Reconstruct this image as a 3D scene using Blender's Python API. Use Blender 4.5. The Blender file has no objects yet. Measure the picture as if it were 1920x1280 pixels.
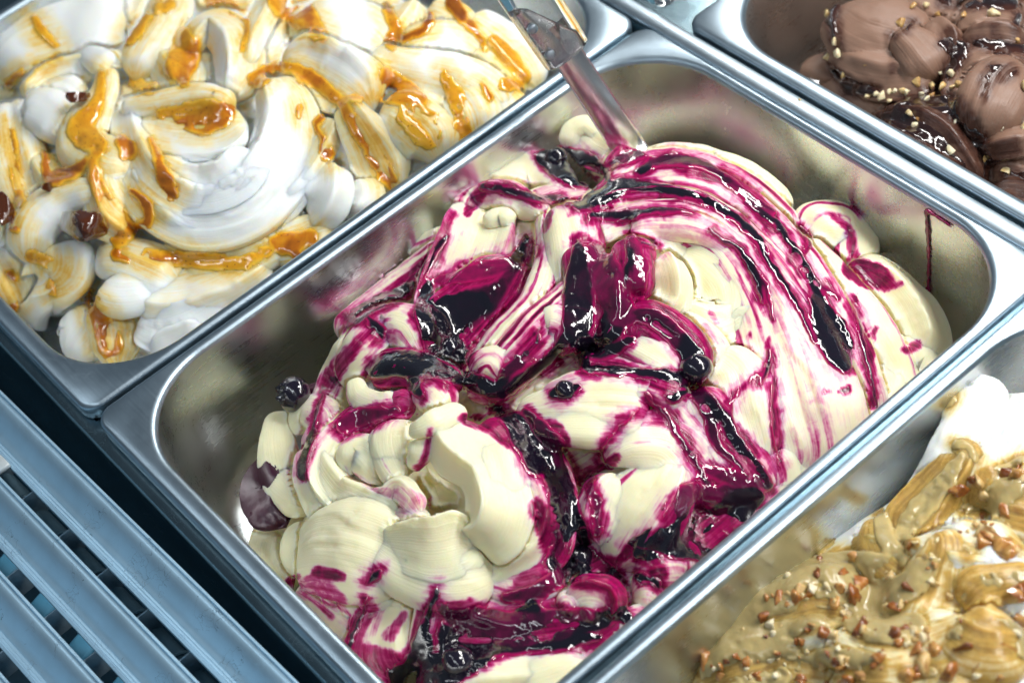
import bpy, math, random
import numpy as np
from mathutils import Matrix, Vector

random.seed(4)
rng = np.random.default_rng(4)
scene = bpy.context.scene
MM = 0.001

# ------------------------------------------------------------------ camera
CAM = np.array([582.507, -115.176, 605.405])
FWD = np.array([-0.57851267, 0.33318049, -0.74452257])
RGT = np.array([0.64188358, 0.74916833, -0.16350009])
DWN = np.array([0.50329769, -0.57248368, -0.64726646])
FPX = 3481.49
cam_data = bpy.data.cameras.new("camera")
cam = bpy.data.objects.new("camera", cam_data)
scene.collection.objects.link(cam)
m = Matrix.Identity(4)
for i in range(3):
    m[i][0] = RGT[i]; m[i][1] = -DWN[i]; m[i][2] = -FWD[i]; m[i][3] = CAM[i] * MM
cam.matrix_world = m
cam_data.sensor_width = 36.0
cam_data.lens = FPX / 1920 * 36
cam_data.clip_start = 0.02
cam_data.clip_end = 50
cam_data.dof.use_dof = True
cam_data.dof.focus_distance = 0.815
cam_data.dof.aperture_fstop = 9.0
scene.camera = cam

# ------------------------------------------------------------------ light
world = bpy.data.worlds.new("World")
scene.world = world
world.use_nodes = True
bg = world.node_tree.nodes["Background"]
bg.inputs[0].default_value = (0.66, 0.83, 1.0, 1)
bg.inputs[1].default_value = 0.11


def lamp(name, loc, target, sx, sy, power, color):
    d = bpy.data.lights.new(name, 'AREA')
    d.shape = 'RECTANGLE'; d.size = sx; d.size_y = sy; d.energy = power; d.color = color
    o = bpy.data.objects.new(name, d)
    o.location = loc
    o.rotation_euler = (Vector(target) - Vector(loc)).to_track_quat('-Z', 'Y').to_euler()
    scene.collection.objects.link(o)
    return o


# the strip lamps of the display case run along the row of pans
lamp("case_lamp_back", (0.25, 0.62, 0.52), (0.13, 0.18, 0), 1.5, 0.035, 7.4, (1.0, 0.98, 0.95))
lamp("case_lamp_front", (0.10, -0.22, 0.70), (0.13, 0.10, 0), 1.5, 0.03, 1.5, (0.88, 0.95, 1.0))
lamp("ceiling_lamp", (0.55, 0.95, 1.5), (0.13, 0.17, 0), 0.22, 0.22, 9.5, (1.0, 0.99, 0.97))

vs = scene.view_settings
vs.view_transform = 'Standard'
vs.look = 'None'
vs.exposure = 0.22
vs.gamma = 1.0
scene.render.film_transparent = False
scene.cycles.max_bounces = 8
scene.cycles.use_denoising = True


# ------------------------------------------------------------------ mapping (millimetres)
def unproj(px, py, z):
    px = np.asarray(px, float); py = np.asarray(py, float); z = np.asarray(z, float)
    d = FWD + np.multiply.outer((px - 960) / FPX, RGT) + np.multiply.outer((py - 640) / FPX, DWN)
    s = (z - CAM[2]) / d[..., 2]
    return CAM + s[..., None] * d


def project(P):
    q = P - CAM
    dep = q @ FWD
    return 960 + FPX * (q @ RGT) / dep, 640 + FPX * (q @ DWN) / dep, dep


# ------------------------------------------------------------------ noise
def _hash(i, j, k, seed):
    h = (i * 374761393 + j * 668265263 + k * 2147483647 + seed * 974634777) & 0xFFFFFFFF
    h = ((h ^ (h >> 13)) * 1274126177) & 0xFFFFFFFF
    h = h ^ (h >> 16)
    return (h & 0xFFFF) / 32767.5 - 1.0


def vnoise(P, scale, seed=0):
    Q = np.asarray(P, float) / scale + 1000.0
    I = np.floor(Q).astype(np.int64)
    F = Q - I
    F = F * F * F * (F * (F * 6 - 15) + 10)
    out = 0
    for a in (0, 1):
        wa = F[..., 0] if a else 1 - F[..., 0]
        for b in (0, 1):
            wb = F[..., 1] if b else 1 - F[..., 1]
            for c in (0, 1):
                wc = F[..., 2] if c else 1 - F[..., 2]
                out = out + wa * wb * wc * _hash(I[..., 0] + a, I[..., 1] + b, I[..., 2] + c, seed)
    return out


def fbm(P, scale, seed=0, octs=3):
    o = 0; a = 1; t = 0
    for k in range(octs):
        o = o + a * vnoise(P, scale / 2 ** k, seed + 17 * k); t += a; a *= 0.5
    return o / t


def smooth(a, e0, e1):
    t = np.clip((a - e0) / (e1 - e0), 0, 1)
    return t * t * (3 - 2 * t)


# ------------------------------------------------------------------ mesh helpers
def link(o):
    scene.collection.objects.link(o)
    return o


def mesh_object(name, V, faces, mat, parent=None, attrs=None, shade=True):
    """V in millimetres; faces an (n,4) or (n,3) array or a list of arrays/tuples."""
    V = np.asarray(V, float) * MM
    me = bpy.data.meshes.new(name)
    if isinstance(faces, np.ndarray):
        fl = [faces]
    else:
        by = {}
        for f in faces:
            by.setdefault(len(f), []).append(f)
        fl = [np.array(v) for v in by.values()]
    nl = sum(f.size for f in fl); nf = sum(len(f) for f in fl)
    me.vertices.add(len(V)); me.vertices.foreach_set("co", V.ravel())
    me.loops.add(nl); me.polygons.add(nf)
    me.loops.foreach_set("vertex_index", np.concatenate([f.ravel() for f in fl]).astype(np.int32))
    tot = np.concatenate([np.full(len(f), f.shape[1]) for f in fl])
    st = np.concatenate([[0], np.cumsum(tot)[:-1]])
    me.polygons.foreach_set("loop_start", st.astype(np.int32))
    me.update(calc_edges=True)
    me.validate()
    if shade:
        me.polygons.foreach_set("use_smooth", np.ones(len(me.polygons), bool))
    for k, v in (attrs or {}).items():
        a = me.attributes.new(k, 'FLOAT', 'POINT')
        a.data.foreach_set("value", np.asarray(v, np.float32))
    if name in ('handle', 'blade', 'tang', 'rivet', 'tube'):
        me.flip_normals()
    if mat:
        me.materials.append(mat)
    o = link(bpy.data.objects.new(name, me))
    if parent:
        o.parent = parent
    return o


def thing(name, label, cat, group=None, loc=(0, 0, 0)):
    o = link(bpy.data.objects.new(name, None))
    o.empty_display_size = 0.02
    o["label"] = label; o["category"] = cat
    if group:
        o["group"] = group
    return o


def tag(o, label, cat, group=None):
    o["label"] = label; o["category"] = cat
    if group:
        o["group"] = group
    return o


def grid_faces(n, mm, wrap=False):
    i = np.arange(n - 1)[:, None]; j = np.arange(mm if wrap else mm - 1)[None, :]
    j2 = (j + 1) % mm
    a = i * mm + j; b = i * mm + j2; c = (i + 1) * mm + j2; d = (i + 1) * mm + j
    return np.stack([a, b, c, d], -1).reshape(-1, 4)


def box(name, c, s, mat, parent=None, bevel=0.0, rz=0.0):
    x, y, z = np.array(s) / 2
    b = min(bevel, x * .9, y * .9, z * .9)
    pr = []
    for (zz, ins) in ((-z, b), (-z + b, 0), (z - b, 0), (z, b)):
        xx, yy = x - ins, y - ins
        cb = b * .8
        pr.append([(-xx + cb, -yy, zz), (xx - cb, -yy, zz), (xx, -yy + cb, zz), (xx, yy - cb, zz),
                   (xx - cb, yy, zz), (-xx + cb, yy, zz), (-xx, yy - cb, zz), (-xx, -yy + cb, zz)])
    V = np.array(pr).reshape(-1, 3)
    ca, sa = math.cos(rz), math.sin(rz)
    V = np.stack([V[:, 0] * ca - V[:, 1] * sa, V[:, 0] * sa + V[:, 1] * ca, V[:, 2]], 1) + np.array(c)
    F = [tuple(f) for f in grid_faces(4, 8, True)] + [tuple(range(7, -1, -1)), tuple(range(24, 32))]
    return mesh_object(name, V, F, mat, parent, shade=False)


# ------------------------------------------------------------------ materials
def nmat(name):
    mt = bpy.data.materials.new(name)
    mt.use_nodes = True
    nt = mt.node_tree
    b = nt.nodes["Principled BSDF"]
    return mt, nt, b


def N(nt, typ, **kw):
    n = nt.nodes.new(typ)
    for k, v in kw.items():
        if k in ('operation', 'blend_type', 'data_type', 'attribute_name', 'noise_dimensions', 'voronoi_dimensions', 'feature', 'wave_type', 'bands_direction'):
            setattr(n, k, v)
        else:
            n.inputs[k].default_value = v
    return n


def math_n(nt, op, a, b=None, clamp=False):
    n = nt.nodes.new('ShaderNodeMath'); n.operation = op; n.use_clamp = clamp
    for i, v in enumerate((a, b)):
        if v is None: continue
        if isinstance(v, (int, float)): n.inputs[i].default_value = v
        else: nt.links.new(v, n.inputs[i])
    return n.outputs[0]


def ramp_n(nt, fac, stops):
    n = nt.nodes.new('ShaderNodeValToRGB')
    e = n.color_ramp.elements
    while len(e) < len(stops): e.new(0.5)
    for el, (p, c) in zip(e, stops):
        el.position = p; el.color = (*c, 1) if len(c) == 3 else c
    nt.links.new(fac, n.inputs[0])
    return n.outputs[0]


def steel(name, base=(0.60, 0.63, 0.65), rough=0.27, brush='Y', scr=1.0, dirt=0.0, darkscr=0.0):
    mt, nt, b = nmat(name)
    L = nt.links
    tc = N(nt, 'ShaderNodeTexCoord')
    mp = N(nt, 'ShaderNodeMapping')
    mp.inputs['Scale'].default_value = {'X': (8, 900, 900), 'Y': (900, 8, 900), 'Z': (900, 900, 14)}[brush]
    L.new(tc.outputs['Object'], mp.inputs[0])
    n1 = N(nt, 'ShaderNodeTexNoise', Scale=1.0, Detail=3.0)
    L.new(mp.outputs[0], n1.inputs['Vector'])
    n2 = N(nt, 'ShaderNodeTexNoise', Scale=35.0, Detail=5.0, Roughness=0.65)
    L.new(tc.outputs['Object'], n2.inputs['Vector'])
    # scratches: thin curved hairlines
    vo = N(nt, 'ShaderNodeTexVoronoi', feature='DISTANCE_TO_EDGE', Scale=38.0)
    wn = N(nt, 'ShaderNodeTexNoise', Scale=60.0, Detail=2.0)
    L.new(tc.outputs['Object'], wn.inputs['Vector'])
    mx = N(nt, 'ShaderNodeMixRGB', blend_type='ADD', Fac=0.25)
    L.new(tc.outputs['Object'], mx.inputs[1]); L.new(wn.outputs['Color'], mx.inputs[2])
    L.new(mx.outputs[0], vo.inputs['Vector'])
    hair = math_n(nt, 'LESS_THAN', vo.outputs['Distance'], 0.006)
    n3 = N(nt, 'ShaderNodeTexNoise', Scale=22.0, Detail=1.0)
    L.new(tc.outputs['Object'], n3.inputs['Vector'])
    hm = math_n(nt, 'MULTIPLY', hair, math_n(nt, 'GREATER_THAN', n3.outputs[0], 0.56))
    r = math_n(nt, 'MULTIPLY_ADD', n1.outputs[0], 0.12)
    r.node.inputs[2].default_value = rough - 0.06
    r2 = math_n(nt, 'ADD', r, math_n(nt, 'MULTIPLY', math_n(nt, 'SUBTRACT', n2.outputs[0], 0.5), 0.18))
    r3 = math_n(nt, 'ADD', r2, math_n(nt, 'MULTIPLY', hm, 0.25 * scr))
    L.new(r3, b.inputs['Roughness'])
    col = ramp_n(nt, n2.outputs[0], [(0.3, tuple(c * (0.86 - dirt) for c in base)), (0.62, base)])
    if darkscr:
        mxs = N(nt, 'ShaderNodeMixRGB', blend_type='MULTIPLY'); mxs.inputs[2].default_value = (0.25, 0.3, 0.35, 1)
        n5 = N(nt, 'ShaderNodeTexNoise', Scale=55.0, Detail=3.0)
        L.new(tc.outputs['Object'], n5.inputs['Vector'])
        vo2 = N(nt, 'ShaderNodeTexVoronoi', feature='DISTANCE_TO_EDGE', Scale=60.0)
        mx2 = N(nt, 'ShaderNodeMixRGB', blend_type='ADD', Fac=0.12)
        L.new(tc.outputs['Object'], mx2.inputs[1]); L.new(n5.outputs['Color'], mx2.inputs[2]); L.new(mx2.outputs[0], vo2.inputs['Vector'])
        dk = math_n(nt, 'MULTIPLY', math_n(nt, 'LESS_THAN', vo2.outputs['Distance'], 0.010), math_n(nt, 'GREATER_THAN', n5.outputs[0], 0.57))
        L.new(math_n(nt, 'MULTIPLY', dk, darkscr), mxs.inputs[0]); L.new(col, mxs.inputs[1])
        col = mxs.outputs[0]
    L.new(col, b.inputs['Base Color'])
    b.inputs['Metallic'].default_value = 1.0
    bp = N(nt, 'ShaderNodeBump', Strength=0.05, Distance=0.0004)
    h = math_n(nt, 'ADD', n1.outputs[0], math_n(nt, 'MULTIPLY', hm, -1.5 * scr))
    L.new(h, bp.inputs['Height'])
    L.new(bp.outputs[0], b.inputs['Normal'])
    return mt


def plain(name, base, rough=0.5, metal=0.0, noise=0.15, scale=60.0, coat=0.0, bump=0.0, spec=0.5):
    mt, nt, b = nmat(name)
    L = nt.links
    tc = N(nt, 'ShaderNodeTexCoord')
    n = N(nt, 'ShaderNodeTexNoise', Scale=scale, Detail=4.0)
    L.new(tc.outputs['Object'], n.inputs['Vector'])
    c = ramp_n(nt, n.outputs[0], [(0.3, tuple(x * (1 - noise) for x in base)), (0.7, tuple(min(1, x * (1 + noise)) for x in base))])
    L.new(c, b.inputs['Base Color'])
    b.inputs['Roughness'].default_value = rough
    b.inputs['Metallic'].default_value = metal
    b.inputs['Coat Weight'].default_value = coat
    b.inputs['Specular IOR Level'].default_value = spec
    if bump:
        bp = N(nt, 'ShaderNodeBump', Strength=0.6, Distance=bump)
        L.new(n.outputs[0], bp.inputs['Height']); L.new(bp.outputs[0], b.inputs['Normal'])
    return mt


def cream_mat(name, stops, rough=(0.42, 0.14), sss=0.7, radius=(0.008, 0.0055, 0.003), striae=1.0, jitter=0.55, spec=0.45):
    """frozen cream: stops colour the marbling from clean (0) to soaked with sauce (1)"""
    mt, nt, b = nmat(name)
    L = nt.links
    at = N(nt, 'ShaderNodeAttribute', attribute_name='stain')
    fs = N(nt, 'ShaderNodeAttribute', attribute_name='across')
    fl = N(nt, 'ShaderNodeAttribute', attribute_name='along')
    cb = N(nt, 'ShaderNodeCombineXYZ')
    L.new(math_n(nt, 'MULTIPLY', fs.outputs['Fac'], 0.55), cb.inputs[0])
    L.new(math_n(nt, 'MULTIPLY', fl.outputs['Fac'], 0.035), cb.inputs[1])
    n1 = N(nt, 'ShaderNodeTexNoise', Scale=1.0, Detail=4.0, Roughness=0.6, Distortion=0.4)
    L.new(cb.outputs[0], n1.inputs['Vector'])
    tc = N(nt, 'ShaderNodeTexCoord')
    n2 = N(nt, 'ShaderNodeTexNoise', Scale=160.0, Detail=4.0, Roughness=0.65, Distortion=0.8)
    L.new(tc.outputs['Object'], n2.inputs['Vector'])
    j = math_n(nt, 'ADD', math_n(nt, 'MULTIPLY', math_n(nt, 'SUBTRACT', n1.outputs[0], 0.5), 1.3),
               math_n(nt, 'MULTIPLY', math_n(nt, 'SUBTRACT', n2.outputs[0], 0.5), 0.9))
    a = at.outputs['Fac']
    env = math_n(nt, 'MULTIPLY', a, math_n(nt, 'SUBTRACT', 1.25, a))       # no jitter on clean cream
    s = math_n(nt, 'ADD', a, math_n(nt, 'MULTIPLY', math_n(nt, 'MULTIPLY', j, env), jitter * 4), True)
    col = ramp_n(nt, s, stops)
    L.new(col, b.inputs['Base Color'])
    r = ramp_n(nt, s, [(0.1, (rough[0],) * 3), (0.75, (rough[1],) * 3)])
    L.new(r, b.inputs['Roughness'])
    b.inputs['Specular IOR Level'].default_value = spec
    b.inputs['Subsurface Weight'].default_value = sss
    b.inputs['Subsurface Radius'].default_value = radius
    b.inputs['Subsurface Scale'].default_value = 1.0
    # fine spatula lines along each fold plus a little air-bubble grain
    cb2 = N(nt, 'ShaderNodeCombineXYZ')
    L.new(math_n(nt, 'MULTIPLY', fs.outputs['Fac'], 1.1), cb2.inputs[0])
    L.new(math_n(nt, 'MULTIPLY', fl.outputs['Fac'], 0.02), cb2.inputs[1])
    n3 = N(nt, 'ShaderNodeTexNoise', Scale=1.0, Detail=3.0, Roughness=0.6)
    L.new(cb2.outputs[0], n3.inputs['Vector'])
    n4 = N(nt, 'ShaderNodeTexNoise', Scale=900.0, Detail=2.0)
    L.new(tc.outputs['Object'], n4.inputs['Vector'])
    h = math_n(nt, 'ADD', math_n(nt, 'MULTIPLY', n3.outputs[0], striae), math_n(nt, 'MULTIPLY', n4.outputs[0], 0.22))
    bp = N(nt, 'ShaderNodeBump', Strength=0.36, Distance=0.0009)
    L.new(h, bp.inputs['Height']); L.new(bp.outputs[0], b.inputs['Normal'])
    return mt


def sauce_mat(name, stops, rough=0.07, coat=1.0, sss=0.0, bump=0.0006, grain=220.0, specks=None, film=0.0):
    mt, nt, b = nmat(name)
    L = nt.links
    at = N(nt, 'ShaderNodeAttribute', attribute_name='thick')
    tc = N(nt, 'ShaderNodeTexCoord')
    n1 = N(nt, 'ShaderNodeTexNoise', Scale=70.0, Detail=5.0, Roughness=0.6, Distortion=1.2)
    L.new(tc.outputs['Object'], n1.inputs['Vector'])
    s = math_n(nt, 'ADD', at.outputs['Fac'], math_n(nt, 'MULTIPLY', math_n(nt, 'SUBTRACT', n1.outputs[0], 0.5), 0.7), True)
    col = ramp_n(nt, s, stops)
    if specks:
        vo = N(nt, 'ShaderNodeTexVoronoi', Scale=specks[0])
        L.new(tc.outputs['Object'], vo.inputs['Vector'])
        mk = math_n(nt, 'LESS_THAN', vo.outputs['Distance'], specks[1])
        mx = N(nt, 'ShaderNodeMixRGB'); L.new(mk, mx.inputs[0]); L.new(col, mx.inputs[1])
        mx.inputs[2].default_value = (*specks[2], 1)
        col = mx.outputs[0]
    L.new(col, b.inputs['Base Color'])
    b.inputs['Roughness'].default_value = rough
    b.inputs['Coat Weight'].default_value = coat
    b.inputs['Coat Roughness'].default_value = 0.03
    b.inputs['Subsurface Weight'].default_value = sss
    b.inputs['Subsurface Radius'].default_value = (0.003, 0.001, 0.0006)
    b.inputs['Subsurface Scale'].default_value = 1.0
    if film:      # syrup thins out to a see-through film at its margins
        fa = N(nt, 'ShaderNodeAttribute', attribute_name='film')
        nf = N(nt, 'ShaderNodeTexNoise', Scale=260.0, Detail=3.0)
        L.new(tc.outputs['Object'], nf.inputs['Vector'])
        al = math_n(nt, 'ADD', math_n(nt, 'MULTIPLY', fa.outputs['Fac'], 1.35), math_n(nt, 'MULTIPLY', math_n(nt, 'SUBTRACT', nf.outputs[0], 0.5), film), True)
        L.new(al, b.inputs['Alpha'])
    n2 = N(nt, 'ShaderNodeTexNoise', Scale=grain, Detail=3.0)
    L.new(tc.outputs['Object'], n2.inputs['Vector'])
    bp = N(nt, 'ShaderNodeBump', Strength=0.5, Distance=bump)
    L.new(n2.outputs[0], bp.inputs['Height']); L.new(bp.outputs[0], b.inputs['Normal'])
    L.new(bp.outputs[0], b.inputs['Coat Normal'])
    return mt


STEEL_RIM = steel("brushed_steel_rim", (0.45, 0.56, 0.64), 0.36, 'X')
STEEL_WALL = steel("brushed_steel_wall", (0.68, 0.71, 0.72), 0.29, 'Y', 0.5)
STEEL_BAR = steel("brushed_steel_bar", (0.52, 0.62, 0.69), 0.38, 'X')
STEEL_BLADE = steel("spatula_steel", (0.74, 0.74, 0.74), 0.24, 'Z', 0.4)


# ------------------------------------------------------------------ steel pans
def rrect(x0, x1, y0, y1, r, z, seg=20):
    pts = []
    for cx, cy, a0 in ((x1 - r, y0 + r, -90), (x1 - r, y1 - r, 0), (x0 + r, y1 - r, 90), (x0 + r, y0 + r, 180)):
        for k in range(seg + 1):
            a = math.radians(a0 + 90 * k / seg)
            pts.append((cx + r * math.cos(a), cy + r * math.sin(a), z))
    return np.array(pts)


PAN_W, PAN_L, PAN_D = 257.0, 338.5, 80.0


def pan(x0, y0, label, z0=0.0, width=PAN_W):
    t = thing("gelato_pan", label, "pan", "steel pans in the display case")
    x1, y1 = x0 + width, y0 + PAN_L

    def loop(dx, dy, r, z):
        # the rim is a little broader at the front end than at the back
        f = dy if dy < 2 else dy + 0.8
        b_ = dy if dy < 2 else dy - 3.2
        return rrect(x0 + dx, x1 - dx, y0 + f, y1 - b_, r, z0 + z)
    seg = [loop(1.4, 1.4, 8, -9), loop(0.2, 0.2, 9, -8.5), loop(0.0, 0.0, 9, -2.2), loop(0.5, 0.5, 8.6, -0.8), loop(1.8, 1.8, 8, 0.0)]
    seg += [loop(3.4, 6.0, 48.5, -0.1), loop(4.6, 7.6, 48, -0.5), loop(5.4, 8.6, 47.4, -1.4), loop(5.9, 9.2, 47, -3.0)]
    n = len(seg[0])
    V = np.concatenate(seg)
    F = grid_faces(len(seg), n, True)[:, ::-1]
    mesh_object("rim", V, F, STEEL_RIM, t)
    b = []
    D = PAN_D
    tap = 0.085
    for z in (-3.0, -8, -16, -28, -40, -52, -62):
        k = 1 if z > -62 else 1
        b.append(loop(5.9 + (-z - 3) * tap, 9.2 + (-z - 3) * tap, 47 - (-z - 3) * 0.06, z))
    i0 = 5.9 + 59 * tap; j0 = 9.2 + 59 * tap
    R = 18.0
    for k in range(1, 9):
        a = math.radians(90 * k / 8)
        q = R * (1 - math.cos(a)); zz = -62 - R * math.sin(a)
        b.append(loop(i0 + q, j0 + q, max(6, 43.5 - q), zz))
    last = b[-1]
    c = last.mean(0)
    for f in (0.6, 0.25, 0.02):
        b.append(c + (last - c) * f)
    V = np.concatenate(b)
    F = grid_faces(len(b), n, True)[:, ::-1]
    # outer skin, 1 mm behind the inner one
    V2 = V.copy(); cc = c.copy()
    d = V[:, :2] - cc[:2]
    V2[:, :2] += d / np.linalg.norm(d, axis=1, keepdims=True) * 1.0
    V2[:, 2] -= 0.9
    Fo = F[:, ::-1] + len(V)
    o = mesh_object("basin", np.concatenate([V, V2]), np.concatenate([F, Fo]), STEEL_WALL, t)
    return t


# ------------------------------------------------------------------ frozen cream engine
GX0, GY0, GX1, GY1 = -520, -420, 2440, 1760
DC = 3.0
DW, DH = int((GX1 - GX0) / DC), int((GY1 - GY0) / DC)


def blur(A, s):
    r = max(1, int(math.ceil(s * 2.5)))
    k = np.exp(-0.5 * (np.arange(-r, r + 1) / s) ** 2); k /= k.sum()
    B = np.pad(A, ((r, r), (0, 0)), mode='edge')
    B = sum(k[i] * B[i:i + A.shape[0]] for i in range(2 * r + 1))
    C = np.pad(B, ((0, 0), (r, r)), mode='edge')
    return sum(k[i] * C[:, i:i + A.shape[1]] for i in range(2 * r + 1))


def bil(A, fx, fy):
    h, w = A.shape
    fx = np.clip(fx, 0, w - 1.001); fy = np.clip(fy, 0, h - 1.001)
    i = fx.astype(int); j = fy.astype(int); a = fx - i; b = fy - j
    return (A[j, i] * (1 - a) + A[j, i + 1] * a) * (1 - b) + (A[j + 1, i] * (1 - a) + A[j + 1, i + 1] * a) * b


def catmull(P, step_of, closed=False):
    """resample a polyline of rows (first 3 columns position) to roughly even steps"""
    P = np.asarray(P, float)
    if len(P) == 2:
        P = np.array([P[0], (P[0] + P[1]) / 2, P[1]])
    Q = np.vstack([2 * P[0] - P[1], P, 2 * P[-1] - P[-2]])
    out = []
    for i in range(1, len(Q) - 2):
        p0, p1, p2, p3 = Q[i - 1:i + 3]
        t = np.linspace(0, 1, 24, endpoint=False)[:, None]
        out.append(0.5 * ((2 * p1) + (-p0 + p2) * t + (2 * p0 - 5 * p1 + 4 * p2 - p3) * t ** 2 + (-p0 + 3 * p1 - 3 * p2 + p3) * t ** 3))
    C = np.vstack(out + [P[-1:]])
    nd = 3 if P.shape[1] > 3 else 2
    d = np.concatenate([[0], np.cumsum(np.linalg.norm(np.diff(C[:, :nd], axis=0), axis=1))])
    n = max(3, int(d[-1] / step_of) + 1)
    u = np.linspace(0, d[-1], n)
    return np.stack([np.interp(u, d, C[:, k]) for k in range(C.shape[1])], 1), u


class Tub:
    def __init__(self, root, M, cream, res=0.9):
        self.root = root; self.M = np.array(M, float); self.cream = cream; self.res = res
        self.folds = []
        self.seed = 0
        self.melt = 2.3
        self.crest = 0.0

    def z(self, px, py):
        px = np.asarray(px, float)[..., None]; py = np.asarray(py, float)[..., None]
        w = 1 / (((px - self.M[:, 0]) ** 2 + (py - self.M[:, 1]) ** 2) + 45 ** 2) ** 1.6
        return (w * self.M[:, 2]).sum(-1) / w.sum(-1)

    def fold(self, pts, dome=0.75, ridges=0, amp=0.16, tilt=0.0, streaks=(), stain=0.0, cap=(1.0, 1.0), nz=1.0, skew=0.0, sq=0.85, name="fold", mat=None, twist=0.0, lip=0.0, prof="dome", off=0.0, ledges=4, thick=None, dive=0.45):
        """a swept tongue of cream; pts rows are (px, py, height over the mound, half width)"""
        self.seed += 1
        sd = self.seed * 31
        res = self.res
        lr0 = np.random.default_rng(sd + 99)
        if prof == 'dome' and name == 'fold' and max(p[3] for p in pts) > 8 and not lip and lr0.uniform() < self.crest:
            prof = 'ridge'; off = float(lr0.choice([-1, 1]) * lr0.uniform(0.2, 0.6)); dome = dome * 1.05
        pts = np.array(pts, float)
        zz = self.z(pts[:, 0], pts[:, 1]) + pts[:, 2]
        W3 = unproj(pts[:, 0], pts[:, 1], zz)          # the crest of the tongue
        W3[:, 2] -= 0.8 * dome * pts[:, 3]
        C, u = catmull(np.column_stack([W3, pts[:, 3]]), res * 1.1)
        P, w = C[:, :3], np.maximum(C[:, 3], 0.5)
        L = u[-1]
        if L < 1: return
        T = np.gradient(P, axis=0); T /= np.linalg.norm(T, axis=1, keepdims=True) + 1e-9
        up = np.array([0, 0, 1.0]) * 0.8 - FWD * 0.35
        S = np.cross(T, up); S /= np.linalg.norm(S, axis=1, keepdims=True) + 1e-9
        # smooth frame
        for _ in range(3):
            S[1:-1] = (S[:-2] + S[1:-1] + S[2:]) / 3
        S -= T * (S * T).sum(1, keepdims=True); S /= np.linalg.norm(S, axis=1, keepdims=True) + 1e-9
        Nn = np.cross(S, T)
        if np.mean(Nn @ up) < 0: Nn = -Nn
        un = u / L
        ang = np.radians(tilt + twist * (un - 0.5))
        ang = np.broadcast_to(ang, un.shape)
        ca, sa = np.cos(ang)[:, None], np.sin(ang)[:, None]
        S, Nn = S * ca + Nn * sa, Nn * ca - S * sa
        # rounded ends
        c0 = max(cap[0] * w[0], 0.6); c1 = max(cap[1] * w[-1], 0.6)
        e = np.ones_like(u)
        a = np.clip(u / c0, 0, 1); e *= np.sqrt(np.clip(1 - (1 - a) ** 2, 0, 1))
        a = np.clip((L - u) / c1, 0, 1); e *= np.sqrt(np.clip(1 - (1 - a) ** 2, 0, 1))
        we = w * e
        wm = float(w.max())
        P = P.copy(); P[:, 2] -= dive * w * (1 - e) ** 1.3
        nt = int(np.clip(math.pi * wm * (0.55 + 0.45 * dome) / res, 10, 150)); nb = max(5, nt // 3)
        th = np.concatenate([np.linspace(math.pi, 0, nt), -np.linspace(0, math.pi, nb + 2)[1:-1]])
        cth, sth = np.cos(th), np.sin(th)
        x = np.sign(cth) * np.abs(cth) ** sq
        y = np.where(sth >= 0, np.abs(sth) ** 0.9, -0.75 * np.abs(sth))
        s = x.copy()
        top = np.clip(sth, 0, 1)
        X = np.broadcast_to(x, (len(u), len(x))).copy(); Y = np.broadcast_to(y, X.shape).copy()
        if skew:
            Y = Y * (1 + skew * X)
        if lip:      # a thin raised edge on one side, as a spatula leaves
            Y = Y + lip * smooth(np.sign(lip) * X, 0.35, 0.95) * top[None, :] ** 0.3 * 1.0 * np.sign(lip)
        if prof != "dome":
            tp = (sth >= 0)
            if prof == "ridge":      # a sharp crest off centre with hollow flanks
                dd = np.where(x > off, (x - off) / (1 - off), (off - x) / (1 + off))
                yt = 0.06 + 0.94 * (1 - dd) ** 1.35
            else:                    # a trough between two thin lips
                yt = 0.30 + 0.70 * np.abs(x) ** 2.4
            yt = yt * np.clip((1 - np.abs(x)) / 0.06, 0, 1) ** 0.5
            Y = np.broadcast_to(np.where(tp, yt, y), X.shape).copy()
        G = np.zeros_like(X)
        lr = np.random.default_rng(sd)
        for _ in range(ledges):      # crisp steps left by the spatula edge
            s0 = lr.uniform(-0.75, 0.75); sg = lr.choice([-1, 1]); am = lr.uniform(0.03, 0.085) * min(1.0, wm / 8)
            ln = s0 + 0.28 * vnoise(np.stack([un * L, un * 0 + s0 * 70, un * 0], 1), 26.0, sd + 13)
            dd = (X - ln[:, None]) * sg
            fade = smooth(vnoise(np.stack([un * L, un * 0 + s0 * 90, un * 0], 1), 30.0, sd + 19), -0.5, 0.3)[:, None]
            G = G + am * np.where(dd > 0, np.exp(-np.clip(dd, 0, 9) / lr.uniform(0.10, 0.26)), 0) * smooth(dd, 0, 0.035) * fade * top[None, :] ** 0.5
        if ridges:
            wob = 0.25 * vnoise(np.stack([un * L, un * 0, un * 0], 1), 22.0, sd + 3)[:, None]
            ph = math.pi * ridges * (X + 1) / 2 + wob * 2 + sd
            var = 0.65 + 0.5 * vnoise(np.stack([X * 40, X * 0 + un[:, None] * L * .25, X * 0], -1), 14.0, sd + 5)
            sc = np.abs(np.sin(ph)) ** 0.65
            G = G + (sc - 1) * amp * top[None, :] ** 0.4 * var
        if prof == 'ridge':
            rg = vnoise(np.stack([un * L, un * 0 + sd, un * 0], 1), 3.2, sd + 31) * 0.5 + vnoise(np.stack([un * L, un * 0 + sd, un * 0], 1), 9.0, sd + 33)
            Y = Y * (1 + 0.10 * rg[:, None] * smooth(Y, 0.45, 1.0))
        h = dome
        Pv = P[:, None, :] + S[:, None, :] * (X * we[:, None])[..., None] + Nn[:, None, :] * ((Y * h + G) * we[:, None])[..., None]
        # soft unevenness
        nrm = S[:, None, :] * X[..., None] + Nn[:, None, :] * Y[..., None]
        nrm /= np.linalg.norm(nrm, axis=2, keepdims=True) + 1e-9
        A = min(1.0, wm / 9.0) * nz
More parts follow.
